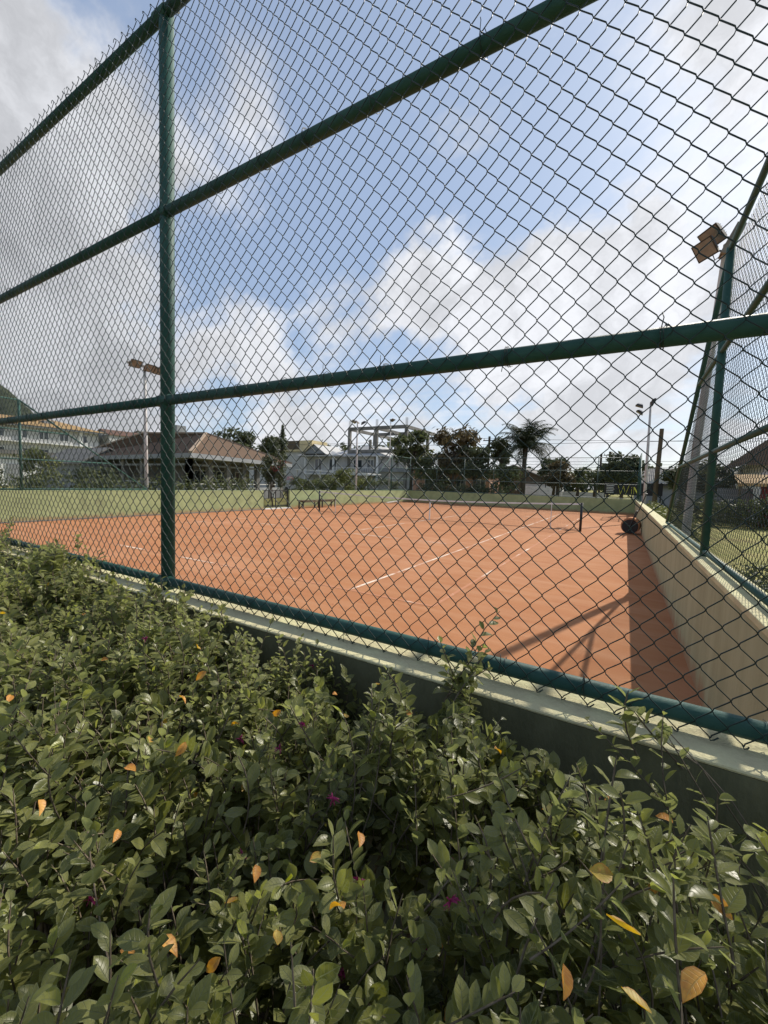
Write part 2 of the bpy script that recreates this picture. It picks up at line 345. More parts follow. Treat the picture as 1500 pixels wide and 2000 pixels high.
# ------------------------------------------------------------------ ground and court
g = MB(); n = 24; ext = 1400
def gz(x, y): return -0.03
g.quad((-ext, -ext, -0.03), (ext, -ext, -0.03), (ext, ext, -0.03), (-ext, ext, -0.03)); struct(g.build('ground', M['grass']))
XR, XL, YN, YF = 0.59, -16.3, 1.36, 32.0
struct(MB().quad((XL - .05, YN - .1, 0), (XR + .05, YN - .1, 0), (XR + .05, YF + .1, 0), (XL - .05, YF + .1, 0)).build('court_clay', M['clay']))
def line(x0, x1, y0, y1, m='line'): struct(MB().quad((x0, y0, .004), (x1, y0, .004), (x1, y1, .004), (x0, y1, .004)).build('court_line', M[m]))
LX = dict(dr=-2.08, sr=-3.43, c=-7.56, sl=-11.68, dl=-13.05); YB, YS1, YNET, YS2, YB2 = 4.9, 10.35, 16.75, 23.1, 28.6
for k in ('dr', 'sr', 'sl', 'dl'): line(LX[k] - .025, LX[k] + .025, YB, YB2, 'line' if k == 'sr' else 'line_worn')
line(LX['dl'] - .02, LX['dr'] + .02, YB - .055, YB - .002, 'line_worn'); line(LX['dl'] - .02, LX['dr'] + .02, YB2 + .002, YB2 + .055)
for y in (YS1, YS2): line(LX['sl'] + .03, LX['sr'] - .03, y - .025, y + .025)
line(LX['c'] - .025, LX['c'] + .025, YS1 + .03, YNET - .05); line(LX['c'] - .025, LX['c'] + .025, YNET + .05, YS2 - .03)
# loose balls of clay / grit on the court surface: fine raised streaks near the fence
# ------------------------------------------------------------------ low walls round the court
def slab_wall(name, label, boxes, m, capm, capboxes):
    t = thing(name, label, 'wall', (boxes[0][0], boxes[0][2], 0))
    b = MB()
    for x in boxes: b.box(*x)
    b.build('wall_body', m, t)
    c = MB()
    for x in capboxes: c.box(*x)
    c.build('wall_cap', capm, t, bevel=0.006)
    return t
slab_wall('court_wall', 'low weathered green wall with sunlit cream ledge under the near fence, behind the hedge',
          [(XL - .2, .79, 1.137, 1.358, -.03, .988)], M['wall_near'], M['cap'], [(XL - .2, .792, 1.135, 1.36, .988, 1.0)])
slab_wall('court_wall', 'low streaked beige side wall running along the right edge of the court',
          [(.595, .785, 1.363, 31.995, -.03, .96)], M['wall_side'], M['cap'], [(.588, .792, 1.363, 31.995, .96, 1.0)])
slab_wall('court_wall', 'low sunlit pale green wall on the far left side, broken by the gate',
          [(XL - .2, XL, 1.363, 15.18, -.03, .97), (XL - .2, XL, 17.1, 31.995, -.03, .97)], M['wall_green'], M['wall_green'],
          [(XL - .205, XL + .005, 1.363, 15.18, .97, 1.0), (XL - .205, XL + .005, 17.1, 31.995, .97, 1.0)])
slab_wall('court_wall', 'low shaded green wall closing the far end of the court beyond the net',
          [(XL - .2, .79, 32.0, 32.2, -.03, .97)], M['wall_green'], M['wall_green'], [(XL - .205, .795, 31.998, 32.205, .97, 1.0)])
# thin dark drain strip where clay meets the left wall
b = MB().box(XL + .002, XL + .10, 1.4, 15.1, 0.005, .035); struct(b.build('kerb_strip', M['darkroof']))

# ------------------------------------------------------------------ chain-link
def chain(name, O, U, length, z0, z1, m, parent, w_=.065, h_=.07, r=.0017, fine=True, top=None, nrm=None, u0=0.0, off=0.0, sag=0.0035):
    O = np.array(O, float); U = np.array(U, float); Nn = np.array(nrm, float)
    nw = int(length / (w_ / 2)); nh = int((z1 - z0) / (h_ / 2))
    ts, ss_ = ((0.0, .16, .84), (0.0, .09, .91)) if fine else ((0.0,), (0.0,))
    sides = 4 if fine else 3
    k = np.arange(nw)[:, None, None]; j = np.arange(nh)[None, :, None]; t = np.array(ts)[None, None, :]; s_ = np.array(ss_)[None, None, :]
    left = ((k + j) % 2)                      # column at start of this half
    uu = (k + np.where(left == 0, s_, 1 - s_)) * (w_ / 2) + u0
    zz = z0 + (j + t) * (h_ / 2) + 0 * k
    uu = uu + 0 * zz
    nn = np.where(left == 0, 1.0, -1.0) * np.where(t > 0, 1.0, 0.0) * (.0034 if fine else r * 1.15) + 0 * zz
    uu = uu.reshape(nw, -1); zz = zz.reshape(nw, -1); nn = nn.reshape(nw, -1)
    du = sag * (np.sin(uu * 9.1 + zz * 4.3) + .7 * np.sin(uu * 3.7 - zz * 11.3) + .5 * np.sin(uu * 23 + zz * 17))
    dz = sag * (np.sin(uu * 7.3 - zz * 5.9) + .7 * np.cos(uu * 2.9 + zz * 8.1))
    dn = (.006 * np.sin(uu * 2.3 + 1) * np.sin(zz * 3.4 - .4) - .004 * np.sin(uu * 5.1) * np.sin(zz * 3.4 - .4)) if fine else 0
    uu = uu + du; zz = zz + dz; nn = nn + off + dn
    P = O + uu[..., None] * U + nn[..., None] * Nn; P[..., 2] += zz
    T = np.gradient(P, axis=1); T /= np.linalg.norm(T, axis=2, keepdims=True) + 1e-9
    A = np.cross(T, Nn); A /= np.linalg.norm(A, axis=2, keepdims=True) + 1e-9
    B = np.cross(T, A)
    ang = 2 * np.pi * (np.arange(sides) + .5) / sides
    V = P[:, :, None, :] + r * (A[:, :, None, :] * np.cos(ang)[:, None] + B[:, :, None, :] * np.sin(ang)[:, None])
    npt = P.shape[1]
    idx = np.arange(nw * npt * sides).reshape(nw, npt, sides)
    a = idx[:, :-1, :]; b_ = np.roll(idx, -1, axis=2)[:, :-1, :]; c = np.roll(idx, -1, axis=2)[:, 1:, :]; d = idx[:, 1:, :]
    F = np.stack([a, b_, c, d], -1)
    if top is not None:
        uc = uu[:, :-1]; zc = zz[:, 1:]; keep = zc < top(uc)
        F = F[np.broadcast_to(keep[:, :, None], F.shape[:3])]
    F = F.reshape(-1, 4)
    V = V.reshape(-1, 3)
    used = np.unique(F); mp = np.zeros(len(V), np.int64); mp[used] = np.arange(len(used))
    return np_mesh(name, V[used], mp[F], m, parent, smooth=True)

ZR = (1.044, 1.985, 2.90, 3.81)   # rail heights
def pipe(name, a, b, r, m, t, sides=16, label=None):
    o = MB().tube([a, b], r, sides).build(name, m, t, smooth=False)
    me = o.data; me.shade_smooth()
    for p in me.polygons:
        if len(p.vertices) > 4: p.use_smooth = False
    if label: o['label'] = label
    return o
YR = 1.252
t = thing('chainlink_fence', 'tall green chain-link fence standing on the near wall right in front of the hedge', 'fence', (-2, YR, 1))
px = [-2.066 - 2.7 * k for k in range(0, 6)]
for i, x in enumerate(px): pipe('post', (x, YR + .012, 1.0), (x + .015, YR + .012, ZR[3] + .02), .034, M['teal'], t)
for i, z in enumerate(ZR):
    rr = .0245 if i else .0245
    xs = [.68] + px + [XL]
    for a_, b_ in zip(xs[:-1], xs[1:]):
        pipe('rail', (a_ - (.034 if a_ != .68 else 0), YR, z), (b_ + .034, YR, z), rr, M['teal'], t)
# weld collars where rails meet the visible post
for x in px[:2]:
    for z in ZR: MB().tube([(x - .045, YR, z), (x + .045, YR, z)], .030, 14).build('rail_collar', M['teal'], t)
chain('wire_mesh', (XL, YR - .036, 0), (1, 0, 0), 10.6, 1.012, 3.86, M['wire'], t, fine=False, nrm=(0, 1, 0), r=.0015)
chain('wire_mesh', (XL + 10.6 - .005, YR - .036, 0), (1, 0, 0), 6.46, 1.012, 3.86, M['wire'], t, fine=True, nrm=(0, 1, 0), r=.0017)
tw = MB()
for z in ZR:
    x = .6
    while x > -6:
        x -= rnd.uniform(.22, .42)
        a0 = rnd.uniform(0, 6.28); rr = .0295
        for q in range(rnd.choice((1, 2))):
            xo = x + q * .006
            tw.tube([(xo + .0015 * k, YR + math.cos(k * .7 + a0) * (rr + .001) - (.004 if math.cos(k * .7 + a0) < 0 else 0), z + math.sin(k * .7 + a0) * rr) for k in range(10)], .0013, 4)
        sgn = rnd.choice((-1, 1)); tw.tube([(x, YR - rr, z), (x + .006, YR - rr - .01, z - sgn * rr * 1.2), (x + .002, YR - rr - .004, z - sgn * rr * 1.7)], .0012, 4)
stuff(tw.build('tie_wire', M['wire'], t, smooth=True))
# the bottom and top knuckles of the mesh, bent over into small hooks
hk = MB(); x0_ = XL + 10.595; nh_ = int((3.86 - 1.012) / .035)
for m_ in range(0, 100):
    for zz, s_ in ((1.012, -1), (1.012 + nh_ * .035 - .0056, 1)):
        u_ = m_ * .065 + (.0325 if (s_ == 1 and nh_ % 2) else 0)
        du = .0035 * (math.sin(u_ * 9.1 + zz * 4.3) + .7 * math.sin(u_ * 3.7 - zz * 11.3) + .5 * math.sin(u_ * 23 + zz * 17)); dz = .0035 * (math.sin(u_ * 7.3 - zz * 5.9) + .7 * math.cos(u_ * 2.9 + zz * 8.1))
        x, z = x0_ + u_ + du, zz + dz; q = rnd.uniform(.008, .016); sd = 1 if rnd.random() < .8 else -1
        hk.tube([(x - .003 * sd, YR - .037, z - s_ * .004), (x, YR - .040, z + s_ * .003), (x + .006 * sd, YR - .042, z - s_ * .001), (x + q * sd, YR - .040, z - s_ * q * .6)], .0017, 4)
stuff(hk.build('wire_knuckle', M['wire'], t, smooth=True))

def side_fence(x, ysgn, y0, yp, ye, label, fine, wm, nx, cornerpost=True):
    t = thing('chainlink_fence', label, 'fence', (x, yp, 1))
    if cornerpost: pipe('post', (x, y0, 1.0), (x, y0, ZR[3] + .02), .03, M['teal'], t)
    pipe('post', (x, yp, 1.0), (x, yp, ZR[3] + .01), .034 if fine else .036, M['teal'], t)
    s = 1 if ye > y0 else -1
    pipe('brace', (x, yp, ZR[3]), (x, ye, ZR[0]), .025, M['teal'], t, label='sloping end pipe of the side fence')
    sl = (ye - yp) / (ZR[3] - ZR[0])
    pipe('rail', (x, y0, ZR[0]), (x, ye, ZR[0]), .022, M['teal'], t)
    for z in ZR[1:3]: pipe('rail', (x, y0, z), (x, yp + sl * (ZR[3] - z), z), .022, M['teal'], t)
    pipe('rail', (x, y0, ZR[3]), (x, yp, ZR[3]), .024, M['teal'], t)
    L_ = abs(ye - y0)
    top = lambda u: np.minimum(3.80, ZR[0] + .02 + (L_ - u) / (L_ - abs(yp - y0)) * (ZR[3] - ZR[0]))
    chain('wire_mesh', (x + nx * .03, y0, 0), (0, s, 0), L_, 1.012, 3.80, wm, t, fine=fine, nrm=(1, 0, 0), top=top, r=.0017)
    return t
side_fence(.68, 1, YR, 4.87, 8.95, 'green chain-link side fence with sloping end on the right-hand wall', True, M['wire'], 1)
side_fence(XL - .08, 1, YR, 5.25, 9.15, 'distant green chain-link side fence with sloping end on the far left wall', False, M['wire_far'], -1)
side_fence(.68, -1, 32.08, 28.7, 24.8, 'far right chain-link fence corner with sloping end beside the white lamp pole', False, M['wire_far'], 1)
side_fence(XL - .08, -1, 32.08, 28.8, 25.0, 'far left chain-link fence corner with pale sloping pipe by the shrubs', False, M['wire_far'], -1)
t = thing('chainlink_fence', 'long chain-link fence across the far end of the court in front of the trees', 'fence', (-8, 32.08, 1))
for k in range(1, 7): pipe('post', (.68 - 2.42 * k, 32.08, 1), (.68 - 2.42 * k, 32.08, ZR[3]), .028, M['wire_far'], t, 8)
for z in ZR: pipe('rail', (.68, 32.08, z), (XL - .08, 32.08, z), .024, M['wire_far'], t, 8)
chain('wire_mesh', (XL, 32.11, 0), (1, 0, 0), 16.9, 1.0, 3.8, M['wire_far'], t, fine=False, nrm=(0, 1, 0), r=.0016)

# ------------------------------------------------------------------ tennis net
A, B = Vector((-1.38, 16.95, 0)), Vector((-13.55, 16.4, 0))
t = thing('tennis_net', 'sagging tennis net with white headband across the clay court', 'net', tuple((A + B) / 2))
U = (B - A); LN = U.length; U.normalize(); Nv = Vector((-U.y, U.x, 0))
def nh(s): return .915 + .15 * (abs(s - LN / 2) / (LN / 2)) ** 1.6
for p, lb in ((A, 'dark net post nearest the right-hand wall'), (B, 'dark net post nearest the benches')):
    o = MB().tube([p, p + Vector((0, 0, 1.09))], .045, 12).build('net_post', M['black'], t, smooth=True); o['label'] = lb
hb = MB(); ns = 40
for i in range(ns):
    s0, s1 = LN * i / ns, LN * (i + 1) / ns
    p0, p1 = A + U * s0, A + U * s1
    for n_ in (-.008, .008):
        q = Nv * n_
        hb.quad(p0 + q + Vector((0, 0, nh(s0) - .055)), p1 + q + Vector((0, 0, nh(s1) - .055)), p1 + q + Vector((0, 0, nh(s1))), p0 + q + Vector((0, 0, nh(s0))))
    hb.quad(p0 - Nv * .008 + Vector((0, 0, nh(s0))), p1 - Nv * .008 + Vector((0, 0, nh(s1))), p1 + Nv * .008 + Vector((0, 0, nh(s1))), p0 + Nv * .008 + Vector((0, 0, nh(s0))))
hb.build('headband', M['white'], t)
cs = MB(); cs.box(-.025, .025, -.012, .012, 0.0, .90, Matrix.Translation((A + B) / 2)); cs.build('centre_strap', M['white'], t)
for s_, lb in ((1.05, ''), (LN - 1.0, '')):
    p = A + U * s_; MB().tube([p, p + Vector((0, 0, 1.05))], .014, 8).build('singles_stick', M['white'], t)
nb = MB(); cw = .05
i = 0
while i * cw < LN:
    p = A + U * (i * cw); nb.beam(p + Vector((0, 0, .04)), p + Vector((0, 0, nh(i * cw) - .05)), .0022, .0022); i += 1
for j in range(18):
    z = .04 + j * cw
    for i in range(12):
        s0, s1 = LN * i / 12, LN * (i + 1) / 12
        nb.beam(A + U * s0 + Vector((0, 0, z * nh(s0) / 1.0)), A + U * s1 + Vector((0, 0, z * nh(s1) / 1.0)), .0022, .0022)
nb.beam(A + Vector((0, 0, .03)), B + Vector((0, 0, .03)), .012, .015)
stuff(nb.build('netting', M['net'], t))

# ------------------------------------------------------------------ court furniture
t = thing('gate', 'black steel bar gate in the gap of the far left wall', 'gate', (XL - .1, 16.1, 0))
gm = MB(); 
for y in (15.24, 16.14, 17.04): gm.box(XL - .12, XL - .07, y - .03, y + .03, .02, 1.03)
for z in (.10, .98): gm.box(XL - .115, XL - .075, 15.27, 17.01, z, z + .04)
gm.build('gate_frame', M['black'], t)
y = 15.33
while y < 17.0:
    if abs(y - 16.14) > .05: MB().box(XL - .105, XL - .085, y - .01, y + .01, .14, .98).build('bar', M['black'], t)
    y += .085
tag(MB().box(XL - .2, XL + .12, 15.2, 17.08, .0, .05).build('door_sill', M['white']), 'pale concrete step under the black bar gate', 'step')
def bench(y0, y1, label):
    t = thing('bench', label, 'bench', (XL + .5, (y0 + y1) / 2, 0), group='benches by the far left wall')
    for k in range(3): MB().box(XL + .32 + k * .13, XL + .43 + k * .13, y0, y1, .43, .465).build('seat_slat', M['wood'], t)
    for y in (y0 + .15, y1 - .15):
        for x in (XL + .36, XL + .66): MB().box(x - .03, x + .03, y - .03, y + .03, 0, .43).build('leg', M['black'], t)
    for x in (XL + .36, XL + .66): MB().box(x - .02, x + .02, y0 + .18, y1 - .18, .34, .40).build('apron', M['wood'], t)
bench(17.35, 19.0, 'low dark bench right beside the black bar gate')
bench(19.05, 20.6, 'low dark bench behind the left net post, farther from the gate')
t = thing('plank', 'white plank lying on the clay by the far left wall', 'plank', (XL + .25, 28.5, 0))
MB().box(-.09, .09, -1.0, 1.0, 0, .05, Matrix.Translation((XL + .3, 28.5, .09)) @ Matrix.Rotation(.05, 4, 'X')).build('board', M['white'], t)
MB().box(XL + .22, XL + .38, 29.1, 29.2, 0, .10).build('foot', M['white'], t)

t = thing('court_roller', 'dark heavy court roller with clay-dusted drum against the right-hand wall', 'roller', (.3, 17.6, 0))
c = Vector((.27, 17.75, .31))
MB().tube([c + Vector((-.05, -.3, 0)), c + Vector((0.02, .32, 0))], .30, 32).build('drum', M['drum'] if 'drum' in M else M['clay'], t, smooth=False)
MB().tube([c + Vector((-.052, -.312, -.025)), c + Vector((-.05, -.298, -.025))], .262, 32).build('drum_end', M['signblack'], t)
MB().tube([c + Vector((-.06, -.37, 0)), c + Vector((0.03, .38, 0))], .03, 12).build('axle', M['black'], t)
for s in (-1, 1):
    p = c + Vector((-.01 + .035 * s, .36 * s, 0)); MB().tube([p, p + Vector((.16, 0, .55)), Vector((.46, 17.75, .85))], .02, 8).build('fork_arm', M['black'], t)
MB().tube([(.46, 17.75, .85), (.66, 17.65, 1.5)], .018, 8).build('handle', M['black'], t)
MB().tube([(.62, 17.5, 1.5), (.70, 17.82, 1.5)], .016, 8).build('grip', M['black'], t)

# floodlight masts
def flood(t, p, yaw, pitch, s=1.0):
    T = Matrix.Translation(p) @ Matrix.Rotation(yaw, 4, 'Z') @ Matrix.Rotation(pitch, 4, 'Y')
    h = MB(); b = h  # tapered housing
    for (z0, z1, a0, a1) in ((0, .10, .16, .22),):
        n = len(h.v)
        for (z, a) in ((z0, a0), (z1, a1)):
            for i, j in ((-1, -1), (1, -1), (1, 1), (-1, 1)): h.v.append(tuple(T @ Vector((i * a * .8 * s, j * a * s, -z * s))))
        for f in ((0, 1, 2, 3), (7, 6, 5, 4), (0, 4, 5, 1), (1, 5, 6, 2), (2, 6, 7, 3), (3, 7, 4, 0)): h.f.append(tuple(n + i for i in f))
    for k in range(5): h.box((-.10 + k * .045) * s, (-.09 + k * .045) * s, -.13 * s, .13 * s, 0, .05 * s, T)
    ho = h.build('lamp_head', M['bronze'], t)
    gl = MB().box(-.15 * s, .15 * s, -.19 * s, .19 * s, -.106 * s, -.101 * s, T).build('lens', M['lampglass'], t); gl.parent = ho; gl.location = (0, 0, 0)
    return T
# near right mast (square tapered concrete-coloured post behind the side fence)
t = thing('floodlight_mast', 'pale mast with two brown floodlights just behind the right-hand chain-link fence', 'floodlight', (1.0, 9.5, 0), group='floodlight masts round the court')
mm = MB(); n = 0
mm.tube([(1.0, 9.5, -.03), (1.08, 9.5, 2.5), (1.27, 9.5, 6.0)], [.075, .066, .058], 8); mm.build('mast', M['lamppole'], t)
MB().box(-.07, .07, -.12, .12, -.05, .45, Matrix.Translation((1.25, 9.5, 5.85)) @ Matrix.Rotation(.42, 4, 'Y')).build('crosshead', M['lampgrey'], t)
flood(t, Vector((1.08, 9.38, 6.16)), .55, .85, .95); flood(t, Vector((.98, 9.25, 5.90)), .65, .95, .9)
MB().tube([(1.3, 9.5, 6.1), (1.08, 9.38, 6.12)], .018, 6).build('bracket', M['black'], t)
MB().tube([(1.26, 9.45, 5.85), (.98, 9.25, 5.86)], .015, 6).build('bracket', M['black'], t)
MB().tube([(1.02, 9.3, 6.0), (1.04, 9.32, 5.82), (1.10, 9.4, 5.72), (1.18, 9.45, 5.8), (1.24, 9.5, 5.95)], .008, 5).build('cable', M['black'], t)
def mast(x, y, heads, label, h=6.0, r=.07, bar=(-.9, .9), yaw=0.0, lean=0.0):
    t = thing('floodlight_mast', label, 'floodlight', (x, y, 0), group='floodlight masts round the court')
    MB().tube([(x, y, -.03), (x + lean * .5, y, h / 2), (x + lean, y, h)], [r * 1.15, r, r * .7], 10).build('mast', M['lamppole'], t, smooth=True)
    cx = x + lean; T = Matrix.Translation((cx, y, h)) @ Matrix.Rotation(yaw, 4, 'Z')
    MB().box(-.04, .04, bar[0], bar[1], -.04, .04, T).build('crossarm', M['lampgrey'], t)
    for (dx, dy, dz, yw, pt) in heads: flood(t, T @ Vector((dx, dy, dz)), yaw + yw, pt, 1.0)
    return t
mast(-17.0, 9.5, [(.12, -.46, .04, 0, -.75), (.12, .1, .0, 0, -.8), (.12, .5, -.02, 0, -.75)], 'white mast with three floodlights behind the left wall by the brown roof', h=5.98, bar=(-.66, .66), lean=-.05)
mast(.85, 24.3, [(-.45, 0, -.05, math.pi, -.35), (-.4, .2, -.35, math.pi, -.6), (.05, -.1, .05, 0, -1.2)], 'slim white mast with two small floodlights beyond the roller on the right', h=5.95, bar=(-.2, .3), lean=-.05)
mast(-16.75, 24.3, [(.35, .35, .05, .5, -.6), (-.2, -.25, .05, .5, .5)], 'white mast with a pair of floodlights in front of the concrete frame building', h=5.85, bar=(-.5, .5), yaw=.4)
mast(-17.3, 30.0, [(.15, 0, .0, 0, -.5)], 'thin bare white pole right of the twin floodlight mast by the concrete frame', h=6.9, r=.045, bar=(-.1, .1))
tag(MB().tube([(1.75, 34, -.03), (1.87, 34, 5.9)], [.16, .13], 10).build('wooden_pole', M['wood'], smooth=False), 'stout bare wooden pole right of the slim white mast', 'pole')

# ------------------------------------------------------------------ foliage helpers
def leaf_cloud(name, centers, radii, n_each, size, m, parent, squash=1.0, shell=.55, droop=0.0):
    C_ = np.repeat(np.array(centers, float), n_each, 0); Rr = np.repeat(np.array(radii, float), n_each, 0)
    N_ = len(C_); d = rng.normal(size=(N_, 3)); d /= np.linalg.norm(d, axis=1, keepdims=True)
    rad = (shell + (1 - shell) * rng.random(N_)) * (1 + .25 * rng.normal(size=N_) * .5)
    P = C_ + d * Rr * rad[:, None]
    nn = d * .6 + rng.normal(size=(N_, 3)) * .7 + np.array([0, 0, .35]); nn /= np.linalg.norm(nn, axis=1, keepdims=True)
    a = np.cross(nn, rng.normal(size=(N_, 3))); a /= np.linalg.norm(a, axis=1, keepdims=True); b = np.cross(nn, a)
    s = size * (.6 + .8 * rng.random(N_))[:, None]
    V = np.stack([P - a * s, P + b * s * .45 + nn * s * .12, P + a * s, P - b * s * .45 + nn * s * .12], 1).reshape(-1, 3)
    F = np.arange(N_ * 4).reshape(-1, 4)
    cl = np.repeat(rng.random(len(centers)), n_each)
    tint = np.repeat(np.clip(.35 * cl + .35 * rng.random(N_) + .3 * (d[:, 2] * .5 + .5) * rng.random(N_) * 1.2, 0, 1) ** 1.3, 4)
    return np_mesh(name, V, F, m, parent, tint=tint)
def tree(x, y, h, rx, rz, zc, m, label, nc=14, ne=90, leaf=.22, trunk_r=.18, lobes=None, group=None, shell=.4, name='tree', cat='tree', ry=None):
    t = thing(name, label, cat, (x, y, 0), group=group)
    ry = ry or rx
    cs, rs = [], []
    for i in range(nc):
        a = rnd.uniform(0, 6.28); q = rnd.uniform(.25, .95) ** .7; e = rnd.uniform(-.9, 1)
        s = math.sqrt(max(0, 1 - e * e * .8))
        cs.append((x + math.cos(a) * q * rx * s * .8, y + math.sin(a) * q * ry * s * .8, zc + e * rz * .75)); k = rnd.uniform(.28, .5)
        rs.append((rx * k, ry * k, rz * k * .9))
    base = Vector((x, y, -.03)); top = Vector((x + rnd.uniform(-.2, .2), y, zc))
    MB().tube([base, base.lerp(top, .5) + Vector((rnd.uniform(-.15, .15), 0, 0)), top], [trunk_r, trunk_r * .75, trunk_r * .4], 8).build('trunk', M['bark'], t, smooth=True)
    lb = MB()
    for c in cs:
        s0 = base.lerp(top, rnd.uniform(.45, .9)); c = Vector(c); lb.tube([s0, s0.lerp(c, .55) + Vector((0, 0, .1)), c], [trunk_r * .35, trunk_r * .22, trunk_r * .08], 5)
    lb.build('limbs', M['bark'], t)
    leaf_cloud('crown', cs, rs, ne, leaf, m, t, shell=shell)
    return t
def hedge(name, x0, x1, y0, y1, h, m, label, dens=60, leaf=.07, bumps=.15, stuffy=False, z0=0):
    cs, rs = [], []
    nx = max(1, int(abs(x1 - x0) / .45)); ny = max(1, int(abs(y1 - y0) / .45))
    if nx * ny > 400: f = math.sqrt(nx * ny / 400); nx = max(1, int(nx / f)); ny = max(1, int(ny / f))
    wx, wy = abs(x1 - x0) / nx, abs(y1 - y0) / ny
    for i in range(nx):
        for j in range(ny):
            hh = h * (1 + rnd.uniform(-bumps, bumps))
            cs.append((x0 + (x1 - x0) * (i + .5) / nx, y0 + (y1 - y0) * (j + .5) / ny, z0 + hh * .5)); rs.append((wx * .7, wy * .7, hh * .52))
    o = leaf_cloud(name, cs, rs, dens, leaf, m, None, shell=.6)
    tag(o, label, 'hedge'); return o

# ------------------------------------------------------------------ buildings
def window(t, p0, ux, w_, h_, normal, frame=M['white'], fw=.06):
    """p0: lower-left corner, ux: unit vector along the wall"""
    p0, ux, nn = Vector(p0), Vector(ux), Vector(normal); up = Vector((0, 0, 1))
    def T(a, b, c): return p0 + ux * a + up * b + nn * c
    f = MB()
    for (a0, a1, b0, b1) in ((0, w_, 0, fw), (0, w_, h_ - fw, h_), (0, fw, fw, h_ - fw), (w_ - fw, w_, fw, h_ - fw), (w_ / 2 - fw / 2, w_ / 2 + fw / 2, fw, h_ - fw)):
        Mx = Matrix((( *ux, 0), (*nn, 0), (*up, 0), (0, 0, 0, 1))).transposed(); Mx = Matrix.Translation(p0) @ Mx
        f.box(a0, a1, .0, .05, b0, b1, Mx)
    fo = f.build('window', frame, t)
    g = MB().quad(T(fw, fw, .012), T(w_ - fw, fw, .012), T(w_ - fw, h_ - fw, .012), T(fw, h_ - fw, .012)).build('pane', M['glass'], t)
    g.parent = fo; g.location = (0, 0, 0)
    return fo
def hip(pts, r0, r1, m, t, name='roof', thick=.18):
    """pts: four eave corners (anticlockwise), ridge r0 (near p0,p3) to r1 (near p1,p2)"""
    p = [Vector(q) for q in pts]; r0, r1 = Vector(r0), Vector(r1)
    b = MB(); b.quad(p[0], p[1], r1, r0); b.quad(p[1], p[2], r1); b.quad(p[2], p[3], r0, r1); b.quad(p[3], p[0], r0)
    o = b.build(name, m, t)
    f = MB()
    dn = Vector((0, 0, -thick))
    for i in range(4): f.quad(p[i] + dn, p[(i + 1) % 4] + dn, p[(i + 1) % 4], p[i])
    f.quad(*[q + dn for q in p])
    f.build('fascia', M['offwhite'], t)
    return o
def gable(x0, x1, y0, y1, ze, zr, axis, m, t, name='roof', over=.3, wallm=None):
    b = MB()
    if axis == 'Y':
        xm = (x0 + x1) / 2; X0, X1 = x0 - over, x1 + over; zo = ze - (zr - ze) * over / (xm - x0)
        for (xa, s) in ((X0, -1), (X1, 1)):
            b.quad((xa, y0 - over, zo), (xm, y0 - over, zr), (xm, y1 + over, zr), (xa, y1 + over, zo)); b.quad((xa, y0 - over, zo - .12), (xm, y0 - over, zr - .12), (xm, y1 + over, zr - .12), (xa, y1 + over, zo - .12))
            b.quad((xa, y0 - over, zo), (xm, y0 - over, zr), (xm, y0 - over, zr - .12), (xa, y0 - over, zo - .12))
            b.quad((xa, y0 - over, zo), (xa, y1 + over, zo), (xa, y1 + over, zo - .12), (xa, y0 - over, zo - .12))
        if wallm: 
            g_ = MB(); g_.quad((x0, y0, ze), (x1, y0, ze), (xm, y0, zr - .13)); g_.quad((x0, y1, ze), (x1, y1, ze), (xm, y1, zr - .13)); g_.build('gable_wall', wallm, t)
    else:
        ym = (y0 + y1) / 2; Y0, Y1 = y0 - over, y1 + over; zo = ze - (zr - ze) * over / (ym - y0)
        for ya in (Y0, Y1):
            b.quad((x0 - over, ya, zo), (x0 - over, ym, zr), (x1 + over, ym, zr), (x1 + over, ya, zo)); b.quad((x0 - over, ya, zo - .12), (x0 - over, ym, zr - .12), (x1 + over, ym, zr - .12), (x1 + over, ya, zo - .12))
            b.quad((x0 - over, ya, zo), (x1 + over, ya, zo), (x1 + over, ya, zo - .12), (x0 - over, ya, zo - .12))
            for xx in (x0 - over, x1 + over): b.quad((xx, ya, zo), (xx, ym, zr), (xx, ym, zr - .12), (xx, ya, zo - .12))
        if wallm:
            g_ = MB(); g_.quad((x0, y0, ze), (x0, y1, ze), (x0, ym, zr - .13)); g_.quad((x1, y0, ze), (x1, y1, ze), (x1, ym, zr - .13)); g_.build('gable_wall', wallm, t)
    return b.build(name, m, t)

# clubhouse pavilion, left
t = thing('pavilion', 'open-sided clubhouse with a broad brown tiled hip roof behind the left wall', 'building', (-30, 21, 0))
E = [(-22.0, 14.85, 3.0), (-25.4, 26.9, 3.0), (-46.5, 26.4, 3.0), (-42.6, 17.0, 3.0)]
ra, rb = (-30.2, 21.8, 5.2), (-36.8, 20.3, 5.25)
p = [Vector(q) for q in E]; r0, r1 = Vector(ra), Vector(rb)
b = MB(); b.quad(p[0], p[1], r0); b.quad(p[1], p[2], r1, r0); b.quad(p[2], p[3], r1); b.quad(p[3], p[0], r0, r1); b.build('roof', M['rooftile'], t)
f = MB(); dn = Vector((0, 0, -.28))
for i in range(4): f.quad(p[i] + dn, p[(i + 1) % 4] + dn, p[(i + 1) % 4] + Vector((0, 0, -.003)), p[i] + Vector((0, 0, -.003)))
f.quad(*[q + dn for q in p]); f.build('fascia', M['grey'], t)
for (a_, b_) in ((p[0], r0), (p[1], r0), (p[3], r1), (r0, r1)): MB().beam(a_ + Vector((0, 0, .05)), b_ + Vector((0, 0, .05)), .2, .12).build('ridge_cap', M['ridge'], t)
def inset(q, k=.9): c_ = Vector((-34.2, 22.1, 0)); v = c_ + (Vector((q[0], q[1], 0)) - c_) * k; return v
q0, q1, q2, q3 = [inset(e) for e in E]
cc = 0
